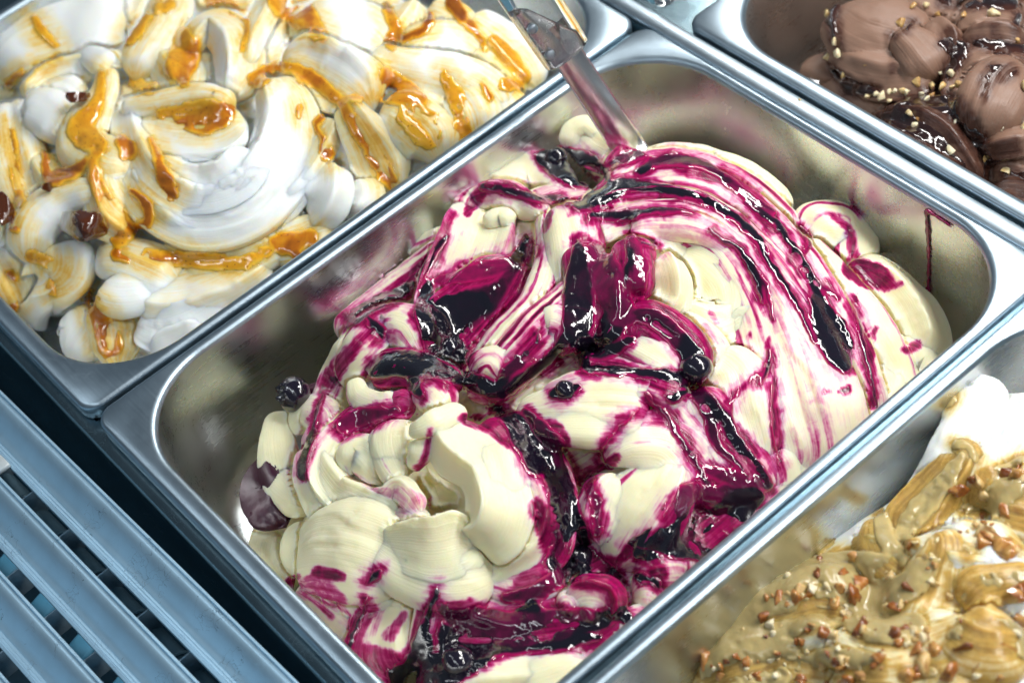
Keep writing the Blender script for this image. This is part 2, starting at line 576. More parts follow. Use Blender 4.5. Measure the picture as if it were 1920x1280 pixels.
        d = 1.5 * fbm(Pv, 24.0, sd, 2) + 0.45 * fbm(Pv, 7.0, sd + 9, 2)
        # long soft furrows running with the fold
        fur = vnoise(np.stack([X * we[:, None], un[:, None] * L * 0.10 + X * 0, X * 0 + sd], -1), 4.5, sd + 2)
        fur2 = vnoise(np.stack([X * we[:, None], un[:, None] * L * 0.06 + X * 0, X * 0 + sd], -1), 1.9, sd + 4)
        smo = 0.35 + 0.65 * smooth(vnoise(Pv, 30.0, sd + 21), -0.3, 0.5)
        d = d + (0.45 * fur + 0.15 * fur2) * smo
        pit = vnoise(Pv, 2.6, sd + 41)
        d = d - 1.1 * smooth(pit, 0.74, 0.92) * smooth(vnoise(Pv, 16.0, sd + 43), 0.0, 0.5)
        Pv = Pv + nrm * (d * A * e[:, None])[..., None]
        n, mm_ = X.shape
        F = grid_faces(n, mm_, True)
        st = np.full(X.shape, float(stain))
        for sk in streaks:
            s0, ws, u0, u1, k = sk[:5]
            wv = 0.10 * vnoise(np.stack([un * L, un * 0, un * 0 + s0 * 50], 1), 20.0, sd + 7)
            dd = np.abs(X - (s0 + wv)[:, None])
            lane = smooth(-dd, -ws, -ws * 0.35)
            en = smooth(un, u0 - 0.04, u0 + 0.04) * (1 - smooth(un, u1 - 0.06, u1 + 0.06))
            rag = 0.75 + 0.5 * vnoise(np.stack([X * we[:, None] * 1.0, un[:, None] * L * 0.12 + X * 0, X * 0], -1), 2.6, sd + 11)
            st = np.maximum(st, k * lane * en[:, None] * rag)
        st = np.clip(st, 0, 1)
        ac = (X * wm).ravel() + sd * 3.1; al = np.broadcast_to((un * L)[:, None], X.shape).ravel() + sd * 7.7
        self.folds.append(dict(V=Pv.reshape(-1, 3), F=F, st=st.ravel(), ac=ac, al=al, name=name, mat=mat, th=thick))

    # -- what is on top, seen from above the counter
    def settle(self, sm=1.0):
        V = np.concatenate([f['V'] for f in self.folds])
        px, py, dep = project(V)
        D = np.full((DH, DW), 1e9)
        ix = ((px - GX0) / DC); iy = ((py - GY0) / DC)
        for ox in (0, 1):
            for oy in (0, 1):
                a = np.clip(np.floor(ix - 0.5).astype(int) + ox, 0, DW - 1); b = np.clip(np.floor(iy - 0.5).astype(int) + oy, 0, DH - 1)
                np.minimum.at(D, (b, a), dep)
        for _ in range(2):
            E = D.copy()
            for ox, oy in ((1, 0), (-1, 0), (0, 1), (0, -1)):
                E = np.minimum(E, np.roll(np.roll(D, ox, 1), oy, 0))
            D = np.where(D > 1e8, E, D)
        self.D0 = D
        ok = D < 1e8
        far = np.where(ok, D, 0)
        wgt = blur(ok.astype(float), sm) + 1e-6
        self.D = np.where(ok, blur(far, sm) / wgt, 1e9)
        wgt = blur(ok.astype(float), 3.5) + 1e-6
        self.Dsm = np.where(ok, blur(far, 3.5) / wgt, 1e9)

        # neighbouring tongues melt into one another: vertices near a crease are drawn to the softened relief
        if self.melt:
            s_px = self.melt
            rel = np.where(ok, blur(far, s_px) / (blur(ok.astype(float), s_px) + 1e-6), 1e9)
            for f in self.folds:
                px, py, dep = project(f['V'])
                fx, fy = (px - GX0) / DC - 0.5, (py - GY0) / DC - 0.5
                d0 = bil(np.minimum(self.D0, 5000), fx, fy); dr = bil(np.minimum(rel, 5000), fx, fy)
                vis = 1 - smooth(dep - d0, 1.5, 5.0)
                mv = np.clip(dr - dep, -4.2, 0.35) * vis * 0.85
                mv = np.where(np.abs(dr - d0) > 9, 0, mv)
                f['V'] = f['V'] + ((f['V'] - CAM) / dep[:, None]) * mv[:, None]

    def at(self, px, py, D=None):
        D = self.D if D is None else D
        px = np.asarray(px, float); py = np.asarray(py, float)
        dep = bil(D, (px - GX0) / DC - 0.5, (py - GY0) / DC - 0.5)
        d = FWD + ((px - 960) / FPX)[..., None] * RGT + ((py - 640) / FPX)[..., None] * DWN
        return CAM + dep[..., None] * d, dep

    def field(self, strokes, cell, warp=(5.0, 2.0), col=None, seed=0, extent=None, soft=None):
        X0, Y0, X1, Y1 = extent
        w, h = int((X1 - X0) / cell), int((Y1 - Y0) / cell)
        F = np.full((h, w), -40.0); K = np.zeros((h, w)); S = np.zeros((h, w))
        gx = X0 + np.arange(w) * cell; gy = Y0 + np.arange(h) * cell
        for stn in strokes:
            k, pts = stn[0], stn[-1]
            R, _ = catmull(np.column_stack([np.array(pts, float)[:, :2], np.zeros(len(pts)), np.array(pts, float)[:, 2]]), 4.0)
            rag = stn[1] if len(stn) > 2 else 1.0
            f = np.full((h, w), -40.0)
            x0 = max(0, int((R[:, 0].min() - R[:, 3].max() - 40 - X0) / cell)); x1 = min(w, int((R[:, 0].max() + R[:, 3].max() + 40 - X0) / cell) + 1)
            y0 = max(0, int((R[:, 1].min() - R[:, 3].max() - 40 - Y0) / cell)); y1 = min(h, int((R[:, 1].max() + R[:, 3].max() + 40 - Y0) / cell) + 1)
            if x1 <= x0 or y1 <= y0: continue
            ff = f[y0:y1, x0:x1]
            XX, YY = np.meshgrid(gx[x0:x1], gy[y0:y1])
            for q in R:
                a0 = max(x0, int((q[0] - q[3] - 36 - X0) / cell)) - x0; a1 = min(x1, int((q[0] + q[3] + 36 - X0) / cell) + 2) - x0
                b0 = max(y0, int((q[1] - q[3] - 36 - Y0) / cell)) - y0; b1 = min(y1, int((q[1] + q[3] + 36 - Y0) / cell) + 2) - y0
                if a1 <= a0 or b1 <= b0: continue
                v = q[3] - np.hypot(XX[b0:b1, a0:a1] - q[0], YY[b0:b1, a0:a1] - q[1])
                np.maximum(ff[b0:b1, a0:a1], v, out=ff[b0:b1, a0:a1])
            if soft is None:
                G = F[y0:y1, x0:x1]
                bl = smooth(ff, -4, 9)
                K[y0:y1, x0:x1] = K[y0:y1, x0:x1] * (1 - bl) + k * bl
                hh = np.clip(0.5 + 0.5 * (ff - G) / 5.0, 0, 1)
                F[y0:y1, x0:x1] = G * (1 - hh) + ff * hh + 5.0 * hh * (1 - hh)
            else:
                so = soft * rag
                S[y0:y1, x0:x1] = np.maximum(S[y0:y1, x0:x1], k * smooth(ff, -so, so * 0.6))
        XX, YY = np.meshgrid(gx, gy)
        Q = np.stack([XX, YY, XX * 0 + seed * 100], -1)
        wx = warp[0] * fbm(Q, 55.0, seed, 2) + warp[1] * fbm(Q, 14.0, seed + 5, 2)
        wy = warp[0] * fbm(Q, 55.0, seed + 50, 2) + warp[1] * fbm(Q, 14.0, seed + 55, 2)
        fx = (XX + wx * 1.6 - X0) / cell; fy = (YY + wy * 1.6 - Y0) / cell
        if soft is None:
            return bil(F, fx, fy), bil(K, fx, fy), XX, YY
        return bil(S, fx, fy), XX, YY

    def stains(self, strokes, extent, soft=5.0, cell=2.0, warp=(5.0, 2.5), seed=3):
        S, XX, YY = self.field(strokes, cell, warp, seed=seed, extent=extent, soft=soft)
        for f in self.folds:
            px, py, dep = project(f['V'])
            s = bil(S, (px - extent[0]) / cell, (py - extent[1]) / cell)
            inside = (px > extent[0]) & (px < extent[2]) & (py > extent[1]) & (py < extent[3])
            dd = bil(np.minimum(self.D0, 5000), (px - GX0) / DC - 0.5, (py - GY0) / DC - 0.5)
            vis = 1 - smooth(dep - dd, 3.0, 9.0)
            f['st'] = np.maximum(f['st'], s * vis * inside)

    def build_folds(self):
        for f in self.folds:
            mesh_object(f['name'], f['V'], f['F'], f['mat'] or self.cream, self.root, dict(stain=f['st'], across=f['ac'], along=f['al']) if f['th'] is None else dict(thick=np.full(len(f['V']), f['th']), film=np.ones(len(f['V']))))

    def sauce(self, strokes, extent, mat, name="sauce", cell=2.0, tmax=2.4, edge=12.0, warp=(5.0, 2.5), seed=9, lumps=0.8, jump=7.0, thick_gain=1.0, fe=9.0):
        F, K, XX, YY = self.field(strokes, cell, warp, seed=seed, extent=extent)
        P, dep = self.at(XX, YY)
        Ps, _ = self.at(XX, YY, self.Dsm)
        gx = np.gradient(Ps, axis=1); gy = np.gradient(Ps, axis=0)
        Nn = np.cross(gy, gx); Nn /= np.linalg.norm(Nn, axis=2, keepdims=True) + 1e-9
        sg = np.sign((Nn @ (-FWD)))[..., None]; Nn = Nn * np.where(sg == 0, 1, sg)
        a = np.clip(F / edge, 0, 1)
        prof = np.sqrt(np.clip(1 - (1 - a) ** 2, 0, 1))
        lp = lumps * (0.6 * fbm(P, 6.0, seed, 2) + 0.8 * fbm(P, 14.0, seed + 3, 2)) * a
        t = -1.3 * smooth(-F, -0.5, 3.5) + tmax * prof * (0.55 + 0.45 * np.clip(K, 0, 1)) + lp
        # thick sauce levels off towards a smooth film over the creases under it
        mixw = (0.8 * smooth(F, 1, 12) * np.clip(K, 0, 1))[..., None]
        B = P * (1 - mixw) + Ps * mixw
        good = (dep < 1e6)
        bd = np.abs(np.einsum('ijk,k->ij', P - Ps, FWD)) < 14
        V = B + Nn * t[..., None]
        keep = (F > -4.5) & good & bd
        h, w = F.shape
        q = keep[:-1, :-1] & keep[1:, :-1] & keep[:-1, 1:] & keep[1:, 1:]
        dmx = np.maximum.reduce([dep[:-1, :-1], dep[1:, :-1], dep[:-1, 1:], dep[1:, 1:]]); dmn = np.minimum.reduce([dep[:-1, :-1], dep[1:, :-1], dep[:-1, 1:], dep[1:, 1:]])
        q &= (dmx - dmn) < jump
        jj, ii = np.nonzero(q)
        if len(jj) == 0: return None
        quads = np.stack([jj * w + ii, (jj + 1) * w + ii, (jj + 1) * w + ii + 1, jj * w + ii + 1], 1)
        used, inv = np.unique(quads, return_inverse=True)
        quads = inv.reshape(-1, 4)
        Vt = V.reshape(-1, 3)[used]
        # light relaxation of the sheet
        nb_s = np.zeros_like(Vt); nb_n = np.zeros(len(Vt))
        for _ in range(5):
            nb_s[:] = 0; nb_n[:] = 0
            for a_, b_ in ((0, 1), (1, 2), (2, 3), (3, 0)):
                np.add.at(nb_s, quads[:, a_], Vt[quads[:, b_]]); np.add.at(nb_n, quads[:, a_], 1)
                np.add.at(nb_s, quads[:, b_], Vt[quads[:, a_]]); np.add.at(nb_n, quads[:, b_], 1)
            Vt = Vt * 0.5 + 0.5 * nb_s / np.maximum(nb_n, 1)[:, None]
        Vb = Vt - Nn.reshape(-1, 3)[used] * 1.6
        th = np.clip(K * thick_gain * smooth(F, -1, 10), 0, 1).ravel()[used]
        fl = smooth(F, -2.5, fe).ravel()[used]
        n = len(Vt)
        # border walls close the sheet
        e = np.concatenate([quads[:, [0, 1]], quads[:, [1, 2]], quads[:, [2, 3]], quads[:, [3, 0]]])
        key = np.sort(e, 1); key = key[:, 0].astype(np.int64) * n + key[:, 1]
        _, idx, cnt = np.unique(key, return_index=True, return_counts=True)
        be = e[idx[cnt == 1]]
        walls = np.stack([be[:, 1], be[:, 0], be[:, 0] + n, be[:, 1] + n], 1)
        FF = np.concatenate([quads, quads[:, ::-1] + n, walls])
        return mesh_object(name, np.concatenate([Vt, Vb]), FF, mat, self.root, dict(thick=np.concatenate([th, th]), film=np.concatenate([fl, fl * 0])))


def orient(P, Vb, scale, rx, ry, rz):
    R = np.array(Matrix.Rotation(rz, 3, 'Z') @ Matrix.Rotation(ry, 3, 'Y') @ Matrix.Rotation(rx, 3, 'X'))
    return (Vb * scale) @ R.T + P


def berry_mesh(n=28, mseg=20, seed=0):
    V = []
    for i in range(mseg + 1):
        t = math.pi * i / mseg
        for j in range(n):
            p = 2 * math.pi * j / n
            r = 1.0
            z = math.cos(t); s = math.sin(t)
            crown = math.exp(-((t - 0.42) / 0.13) ** 2) * (0.14 + 0.10 * math.cos(5 * p))
            dent = -0.34 * math.exp(-(t / 0.36) ** 2)
            V.append((s * math.cos(p) * (r + crown * .4), s * math.sin(p) * (r + crown * .4), (z * 0.88 + dent + crown)))
    V = np.array(V)
    V *= (1 + 0.07 * fbm(V, 0.7, seed, 2))[:, None]
    return V, grid_faces(mseg + 1, n, True)[:, ::-1]


def chunk_mesh(seed, n=9, mseg=6, rough=0.35, facet=True):
    V = []
    for i in range(mseg + 1):
        t = math.pi * i / mseg
        for j in range(n):
            p = 2 * math.pi * j / n + 0.3 * (i % 2)
            V.append((math.sin(t) * math.cos(p), math.sin(t) * math.sin(p), math.cos(t)))
    V = np.array(V)
    V[:n] = V[:n].mean(0); V[-n:] = V[-n:].mean(0)
    r = 1 + rough * fbm(V, 0.9, seed, 2)
    V = V * r[:, None]
    lr = np.random.default_rng(seed)
    for _ in range(8):      # shear faces off, as chopped nuts have
        d = lr.normal(size=3); d /= np.linalg.norm(d)
        lim = lr.uniform(0.35, 0.72)
        s = V @ d
        V = V - np.clip(s - lim, 0, None)[:, None] * d
    V *= lr.uniform(0.6, 1.3, 3)
    return V, grid_faces(mseg + 1, n, True)[:, ::-1]


# ------------------------------------------------------------------ the counter
DARK_STEEL = steel("dark_reflection_steel", (0.22, 0.31, 0.35), 0.2, 'X', 1.0)  # base colour darkened to stand in for the dark interior the steel reflects
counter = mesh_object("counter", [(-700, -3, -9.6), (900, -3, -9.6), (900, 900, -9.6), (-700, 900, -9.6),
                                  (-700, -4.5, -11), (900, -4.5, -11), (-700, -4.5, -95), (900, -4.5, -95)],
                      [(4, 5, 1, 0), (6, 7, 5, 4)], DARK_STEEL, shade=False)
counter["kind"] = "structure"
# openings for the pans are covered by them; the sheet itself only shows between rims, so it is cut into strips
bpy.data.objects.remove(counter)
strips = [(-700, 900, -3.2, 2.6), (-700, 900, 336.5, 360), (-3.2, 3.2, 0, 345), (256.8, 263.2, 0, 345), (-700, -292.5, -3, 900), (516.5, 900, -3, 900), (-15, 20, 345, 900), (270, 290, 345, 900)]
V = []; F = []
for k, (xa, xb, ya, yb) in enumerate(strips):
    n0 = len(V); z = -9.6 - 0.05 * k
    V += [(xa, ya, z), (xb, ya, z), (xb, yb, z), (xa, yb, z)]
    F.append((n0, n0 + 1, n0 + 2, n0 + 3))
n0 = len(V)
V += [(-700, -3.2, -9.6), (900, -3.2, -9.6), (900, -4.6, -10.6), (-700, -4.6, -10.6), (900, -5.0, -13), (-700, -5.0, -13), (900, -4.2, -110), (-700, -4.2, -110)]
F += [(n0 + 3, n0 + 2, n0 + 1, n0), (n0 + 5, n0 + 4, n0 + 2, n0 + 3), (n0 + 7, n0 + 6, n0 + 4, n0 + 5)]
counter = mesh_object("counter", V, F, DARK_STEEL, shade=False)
counter["kind"] = "structure"
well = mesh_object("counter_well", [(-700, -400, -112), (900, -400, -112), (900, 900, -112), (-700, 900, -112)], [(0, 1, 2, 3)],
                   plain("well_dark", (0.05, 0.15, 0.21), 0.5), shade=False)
well["kind"] = "structure"

pan(1.5, 1.0, "steel gelato pan holding the yellow cream with purple berry sauce")
pan(-294.5, 0.0, "steel gelato pan holding the white cream with amber caramel sauce", width=293.0)
pan(261.5, 1.0, "steel gelato pan holding the white cream with brown nut praline")
pan(17.0, 352.6, "steel gelato pan holding the brown chocolate cream with nuts")

bar = box("divider_bar", (100, 344.9, -3.2), (1300, 9.2, 5.2), STEEL_BAR, bevel=0.8)
tag(bar, "flat steel divider bar between the berry pan and the chocolate pan", "divider bar")
crumb_v, crumb_f = chunk_mesh(77, 7, 5)
p0 = unproj(1499, 187, -0.4)
tag(mesh_object("crumb", orient(p0, crumb_v, 1.0, .3, .4, .5), crumb_f, plain("yellow_crumb", (0.75, 0.5, 0.08), 0.5)),
    "tiny yellow crumb lying on the steel divider bar", "crumb")

# ------------------------------------------------------------------ air grille at the front
def slat_metal():
    mt = steel("blue_slat_metal", (0.44, 0.66, 0.82), 0.38, 'X', 1.2, darkscr=0.8)
    return mt


SLAT = slat_metal()
SLAT.node_tree.nodes["Principled BSDF"].inputs['Metallic'].default_value = 0.6
FIN = plain("fin_grey", (0.30, 0.42, 0.50), 0.4, 0.3)
grille = thing("air_grille", "blue-grey slatted air intake grille along the front of the pans", "grille")
ZS = -9.0
a = unproj(131, 860, ZS); b = unproj(560, 1280, ZS)
dirx = (b - a) / np.linalg.norm(b - a); nrm = np.array([dirx[1], -dirx[0], 0.0])     # nrm points away from the pans
prof = [(0.9, -9), (-0.3, -8.6), (-0.4, -0.7), (-0.2, -0.05), (0.3, 0.3), (0.85, 0.22), (1.15, -0.2), (1.3, -0.7)]
for k in range(1, 15):
    d = 1.3 + 13.2 * k / 14
    prof.append((d, -0.5 - 8.5 * float(smooth(np.array(k / 14), 0.05, 1.05))))
base_d, base_z = prof[-1]
for k in range(3):
    prof += [(base_d + 0.5 + k * 1.3, base_z - 0.30 - k * .1), (base_d + 0.62 + k * 1.3, base_z - 0.52 - k * .1), (base_d + 0.95 + k * 1.3, base_z - 0.52 - k * .1), (base_d + 1.1 + k * 1.3, base_z - 0.28 - k * .1)]
prof += [(base_d + 5.0, base_z - 0.9), (base_d + 5.2, base_z - 1.6), (base_d + 4.9, base_z - 5), (base_d + 4.2, base_z - 5), (base_d + 4.0, base_z - 2.2), (6, -6.6), (1.2, -2.5)]
prof = np.array(prof)
offs = [0.0, 27.4, 54.6, 81.5, 108.5]
for o_ in offs:
    base = a + nrm * o_
    ends = [base - dirx * 330, base + dirx * 420]
    rows = []
    for E_ in ends:
        rows.append(E_[None, :] + prof[:, :1] * nrm[None, :] + np.column_stack([0 * prof[:, 0], 0 * prof[:, 0], prof[:, 1]]))
    n = len(prof)
    V = np.concatenate(rows)
    F = [tuple(f) for f in grid_faces(2, n, True)] + [tuple(range(n)), tuple(range(2 * n - 1, n - 1, -1))]
    sl = mesh_object("slat", V, F, SLAT, grille, shade=True)
    md = sl.modifiers.new("edges", 'EDGE_SPLIT'); md.split_angle = math.radians(28)
fin_proto = None
for k in range(-9, 14):
    c = a + dirx * (17.5 + 31.2 * k) + nrm * 66 + np.array([0, 0, -25.0])
    wv = 0.8
    ang = math.atan2(nrm[1], nrm[0])
    box("fin", c, (100, wv, 16), FIN, grille, bevel=0.2, rz=ang)
c = a + dirx * -31 + nrm * 22.8 + np.array([0, 0, -8.5])
box("bracket", c, (7.5, 8.5, 3), plain("bracket_grey", (0.42, 0.46, 0.47), 0.45, 0.2), grille, bevel=0.5, rz=math.atan2(nrm[1], nrm[0]))
# coolant pipe with clips under the first gap, pale blue deflector tabs under the second
BLUE_PIPE = plain("pipe_blue_grey", (0.20, 0.33, 0.40), 0.45, 0.2)
pipe = thing("coolant_pipe", "dull blue pipe with clips lying under the grille slats", "pipe")
rowsV = []
cen = a + nrm * 24.5 + np.array([0, 0, -36.0])
nseg = 18
for E_ in (cen - dirx * 300, cen + dirx * 380):
    for q in range(nseg):
        t = 2 * math.pi * q / nseg
        rowsV.append(E_ + nrm * 7.5 * math.cos(t) + np.array([0, 0, 7.5 * math.sin(t)]))
mesh_object("tube", rowsV, [tuple(f) for f in grid_faces(2, nseg, True)] + [tuple(range(nseg)), tuple(range(2 * nseg - 1, nseg - 1, -1))], BLUE_PIPE, pipe)
for k in range(-8, 12):
    cc = cen + dirx * (6 + 31.2 * k)
    R = []
    for q in range(nseg):
        t = 2 * math.pi * q / nseg
        for (dr, dl) in ((0.2, -0.8), (1.2, -0.8), (1.2, 0.8), (0.2, 0.8)):
            R.append(cc + dirx * dl + (nrm * math.cos(t) + np.array([0, 0, math.sin(t)])) * (7.5 + dr))
    F = []
    for q in range(nseg):
        for r in range(4):
            q2 = (q + 1) % nseg; r2 = (r + 1) % 4
            F.append((q * 4 + r, q * 4 + r2, q2 * 4 + r2, q2 * 4 + r))
    mesh_object("clip", R, F, BLUE_PIPE, pipe)
TAB = plain("tab_blue", (0.07, 0.26, 0.40), 0.5)
for k in range(-9, 12):
    c = a + dirx * (2 + 31.2 * k) + nrm * 50.0 + np.array([0, 0, -30.0])
    box("deflector_tab", c, (17, 12, 4), TAB, grille, bevel=1.2, rz=math.atan2(nrm[1], nrm[0]) + 0.25)

# ------------------------------------------------------------------ spatula standing in the berry cream
spat = thing("gelato_spatula", "steel gelato spatula with clear riveted handle stuck in the berry cream", "spatula")
tipp = unproj(1196, 300, -22.0); topp = unproj(985, -20, 78.0)
ax = topp - tipp; LEN = np.linalg.norm(ax); ax /= LEN
sd = np.cross(ax, FWD); sd /= np.linalg.norm(sd)
if sd @ RGT < 0: sd = -sd
fr = np.cross(sd, ax)
if fr @ FWD > 0: fr = -fr


def along(px, py):
    """distance from the tip of the point on the axis nearest the sight line"""
    best = min(range(0, 260), key=lambda k: (project((tipp + ax * k)[None])[0][0] - px) ** 2 + (project((tipp + ax * k)[None])[1][0] - py) ** 2)
    return float(best)


def plate(name, rows, mat, bend=0.0, thick=1.2, parent=None, ns=13):
    """rows: (distance, left, right); a gently bowed plate"""
    rows = np.array(rows, float)
    V = []
    for off in (0, -thick):
        for d, l, r in rows:
            for q in range(ns):
                s = l + (r - l) * q / (ns - 1)
                sn = (q / (ns - 1)) * 2 - 1
                V.append(tipp + ax * d + sd * s + fr * (off - bend * sn * sn))
    n = len(rows)
    Fa = grid_faces(n, ns)
    Fb = Fa[:, ::-1] + n * ns
    W = []
    for i in range(n - 1):
        for q in (0, ns - 1):
            i0, i1 = i * ns + q, (i + 1) * ns + q
            W.append((i0, i1, i1 + n * ns, i0 + n * ns) if q else (i1, i0, i0 + n * ns, i1 + n * ns))
    for q in range(ns - 1):
        W.append((q, q + 1, q + 1 + n * ns, q + n * ns)); e = (n - 1) * ns + q
        W.append((e + 1, e, e + n * ns, e + 1 + n * ns))
    return mesh_object(name, V, [tuple(f) for f in np.concatenate([Fa, Fb])] + W, mat, parent)


kF = along(1062, 118)          # foot of the handle
kT = LEN + 60
plate("blade", [(0, -8, 8.0), (10, -8.2, 8.2), (kF * .5, -7.8, 7.6), (kF + 2, -7.6, 7.2), (kF + 20, -7.2, 7)], STEEL_BLADE, bend=2.2, parent=spat)
tang = plate("tang", [(kF, -8.6, 7.6), (kF + 1, -9.4, 8.4), (kF + 3, -9.8, 8.8), (kF + 10, -9.8, 8.8), (kF + 34, -9.8, -4), (kF + 38, -9.8, -8)], STEEL_BLADE, bend=0.8, thick=3.2, parent=spat)
clear, nt, b = nmat("clear_plastic")
b.inputs['Base Color'].default_value = (0.97, 0.98, 0.98, 1); b.inputs['Roughness'].default_value = 0.04
b.inputs['Transmission Weight'].default_value = 1.0; b.inputs['IOR'].default_value = 1.46
nz_ = N(nt, 'ShaderNodeTexNoise', Scale=25.0); tc_ = N(nt, 'ShaderNodeTexCoord'); nt.links.new(tc_.outputs['Object'], nz_.inputs['Vector'])
bp_ = N(nt, 'ShaderNodeBump', Strength=0.25, Distance=0.002); nt.links.new(nz_.outputs[0], bp_.inputs['Height']); nt.links.new(bp_.outputs[0], b.inputs['Normal'])
hv = []
hrows = [(kF + 1.5, 10.5, 3.4), (kF + 3, 12.0, 4.6), (kF + 14, 12.4, 5.6), (kF + 40, 12.6, 6.6), (kF + 70, 12.8, 7.0), (kT, 12.8, 7.0), (kT + 3, 11, 5.5)]
nq = 28
for d, wx, ty in hrows:
    for q in range(nq):
        t = 2 * math.pi * q / nq
        cx, sy = math.cos(t), math.sin(t)
        hv.append(tipp + ax * d + sd * (wx * math.copysign(abs(cx) ** 0.5, cx) - 0.4) + fr * (ty * math.copysign(abs(sy) ** 0.6, sy) - 1.6))
mesh_object("handle", hv, [tuple(f) for f in grid_faces(len(hrows), nq, True)] + [tuple(range(nq - 1, -1, -1)), tuple(range((len(hrows) - 1) * nq, len(hrows) * nq))], clear, spat)
for (px, py) in ((988, 60), (1017, 112)):
    d = along(px, py)
    rv = []
    for zz, rr in ((0.2, 2.5), (1.5, 2.5), (2.0, 2.1), (2.2, 1.0)):
        for q in range(16):
            t = 2 * math.pi * q / 16
            rv.append(tipp + ax * (d + 1.5 + rr * math.sin(t)) + sd * (-7.4 + rr * math.cos(t)) + fr * zz)
    mesh_object("rivet", rv, [tuple(f) for f in grid_faces(4, 16, True)] + [tuple(range(48, 64))], STEEL_BAR, tang)

# rounded end of another clear handle at the far edge of the divider bar
kn = []
kc = unproj(1247, -4, 2.0)
for i in range(10):
    t = math.pi * i / 9
    for q in range(18):
        p = 2 * math.pi * q / 18
        kn.append(kc + np.array([6.0 * math.sin(t) * math.cos(p), 6.0 * math.sin(t) * math.sin(p), 3.2 * math.cos(t)]))
tag(mesh_object("handle_end", kn, grid_faces(10, 18, True)[:, ::-1], clear), "rounded clear plastic handle end resting on the divider bar", "handle")


# ------------------------------------------------------------------ berry gelato (centre pan)
CREAM = cream_mat("vanilla_cream_berry", [(0.0, (0.92, 0.86, 0.58)), (0.16, (0.90, 0.79, 0.62)), (0.30, (0.78, 0.42, 0.50)), (0.5, (0.58, 0.07, 0.25)), (0.72, (0.36, 0.003, 0.095)), (1.0, (0.09, 0.002, 0.03))])
BERRY = sauce_mat("berry_sauce", [(0.0, (0.44, 0.003, 0.10)), (0.3, (0.24, 0.002, 0.065)), (0.5, (0.12, 0.002, 0.042)), (0.68, (0.035, 0.002, 0.018)), (0.84, (0.009, 0.003, 0.011)), (1.0, (0.005, 0.004, 0.010))], rough=0.10, film=0.5)
PUDDLE = sauce_mat("berry_puddle", [(0.0, (0.20, 0.003, 0.06)), (0.5, (0.05, 0.003, 0.022)), (1.0, (0.012, 0.003, 0.012))], rough=0.38, coat=0.15)
gel = thing("berry_gelato", "pale yellow gelato mound marbled with glossy purple berry sauce", "gelato")
T = Tub(gel, [(500, 980, -66), (480, 900, -76), (520, 800, -42), (560, 1080, -40), (590, 700, -40), (650, 560, -38), (750, 450, -36), (850, 350, -32), (1000, 300, -24), (1100, 250, -24),
              (1260, 285, -14), (1400, 320, -22), (1500, 380, -34), (1600, 410, -42), (1720, 560, -46), (1750, 660, -52), (1690, 720, -38), (1600, 840, -24), (1480, 920, -24), (1330, 1040, -30),
              (1200, 1160, -26), (1060, 1260, -26), (900, 1330, -26), (760, 1250, -34), (640, 1160, -40),
              (1000, 600, 4), (820, 620, -8), (700, 640, -10), (900, 440, -8), (1060, 420, 2), (1200, 500, 8), (1320, 380, 0), (1450, 480, -4), (1560, 620, -12), (1320, 600, -6), (1450, 750, -6),
              (620, 850, -8), (800, 800, 4), (800, 950, 2), (930, 920, 2), (1100, 770, 4), (1250, 700, 6), (1200, 900, -4), (1330, 880, -12), (1050, 1000, -10), (700, 1000, -12), (640, 1040, -20), (850, 1060, -14),
              (720, 1150, -32), (900, 1150, -28), (1050, 1150, -24)], CREAM, 0.9)
T.crest = 0.35
f = T.fold
# core of the mound, under the tongues, plus an added unseen strip behind
f([(560, 1010, -18, 38), (690, 950, -22, 46), (820, 905, -34, 50), (930, 830, -24, 58), (1050, 750, -22, 66), (1250, 600, -22, 62), (1400, 480, -22, 46)], dome=0.6, name="core")
f([(760, 640, -20, 44), (920, 540, -20, 50), (1080, 430, -20, 46), (1200, 370, -18, 36)], dome=0.6, name="core")
f([(760, 1170, -14, 42), (980, 1130, -16, 56), (1200, 1000, -18, 60), (1420, 830, -18, 56), (1540, 690, -18, 46), (1640, 620, -18, 30)], dome=0.6, name="core")
f([(1110, 268, -26, 13), (1230, 305, -32, 14), (1350, 340, -30, 13), (1420, 375, -26, 12)], dome=0.9, stain=0.15, streaks=[(0, .4, 0, .5, .7), (-.5, .3, .4, 1, .7)], name='core')  # unseen fold added so the back wall reflects cream and pink
# --- behind the spatula
f([(1060, 268, 2, 5), (1072, 236, 6, 5.5), (1100, 226, 8, 5), (1122, 246, 6, 4.5)], dome=0.8)
f([(1085, 240, 4, 9), (1120, 270, 6, 11), (1170, 292, 6, 10), (1215, 300, 4, 8)], dome=0.6, ridges=2)
f([(1140, 318, 6, 6), (1160, 285, 9, 6), (1178, 268, 9, 5)], dome=0.8)
f([(1200, 300, 2, 8), (1250, 285, 4, 8), (1330, 292, 2, 8), (1420, 335, 0, 8), (1478, 395, -2, 6)], dome=0.7, ridges=3, amp=0.1)
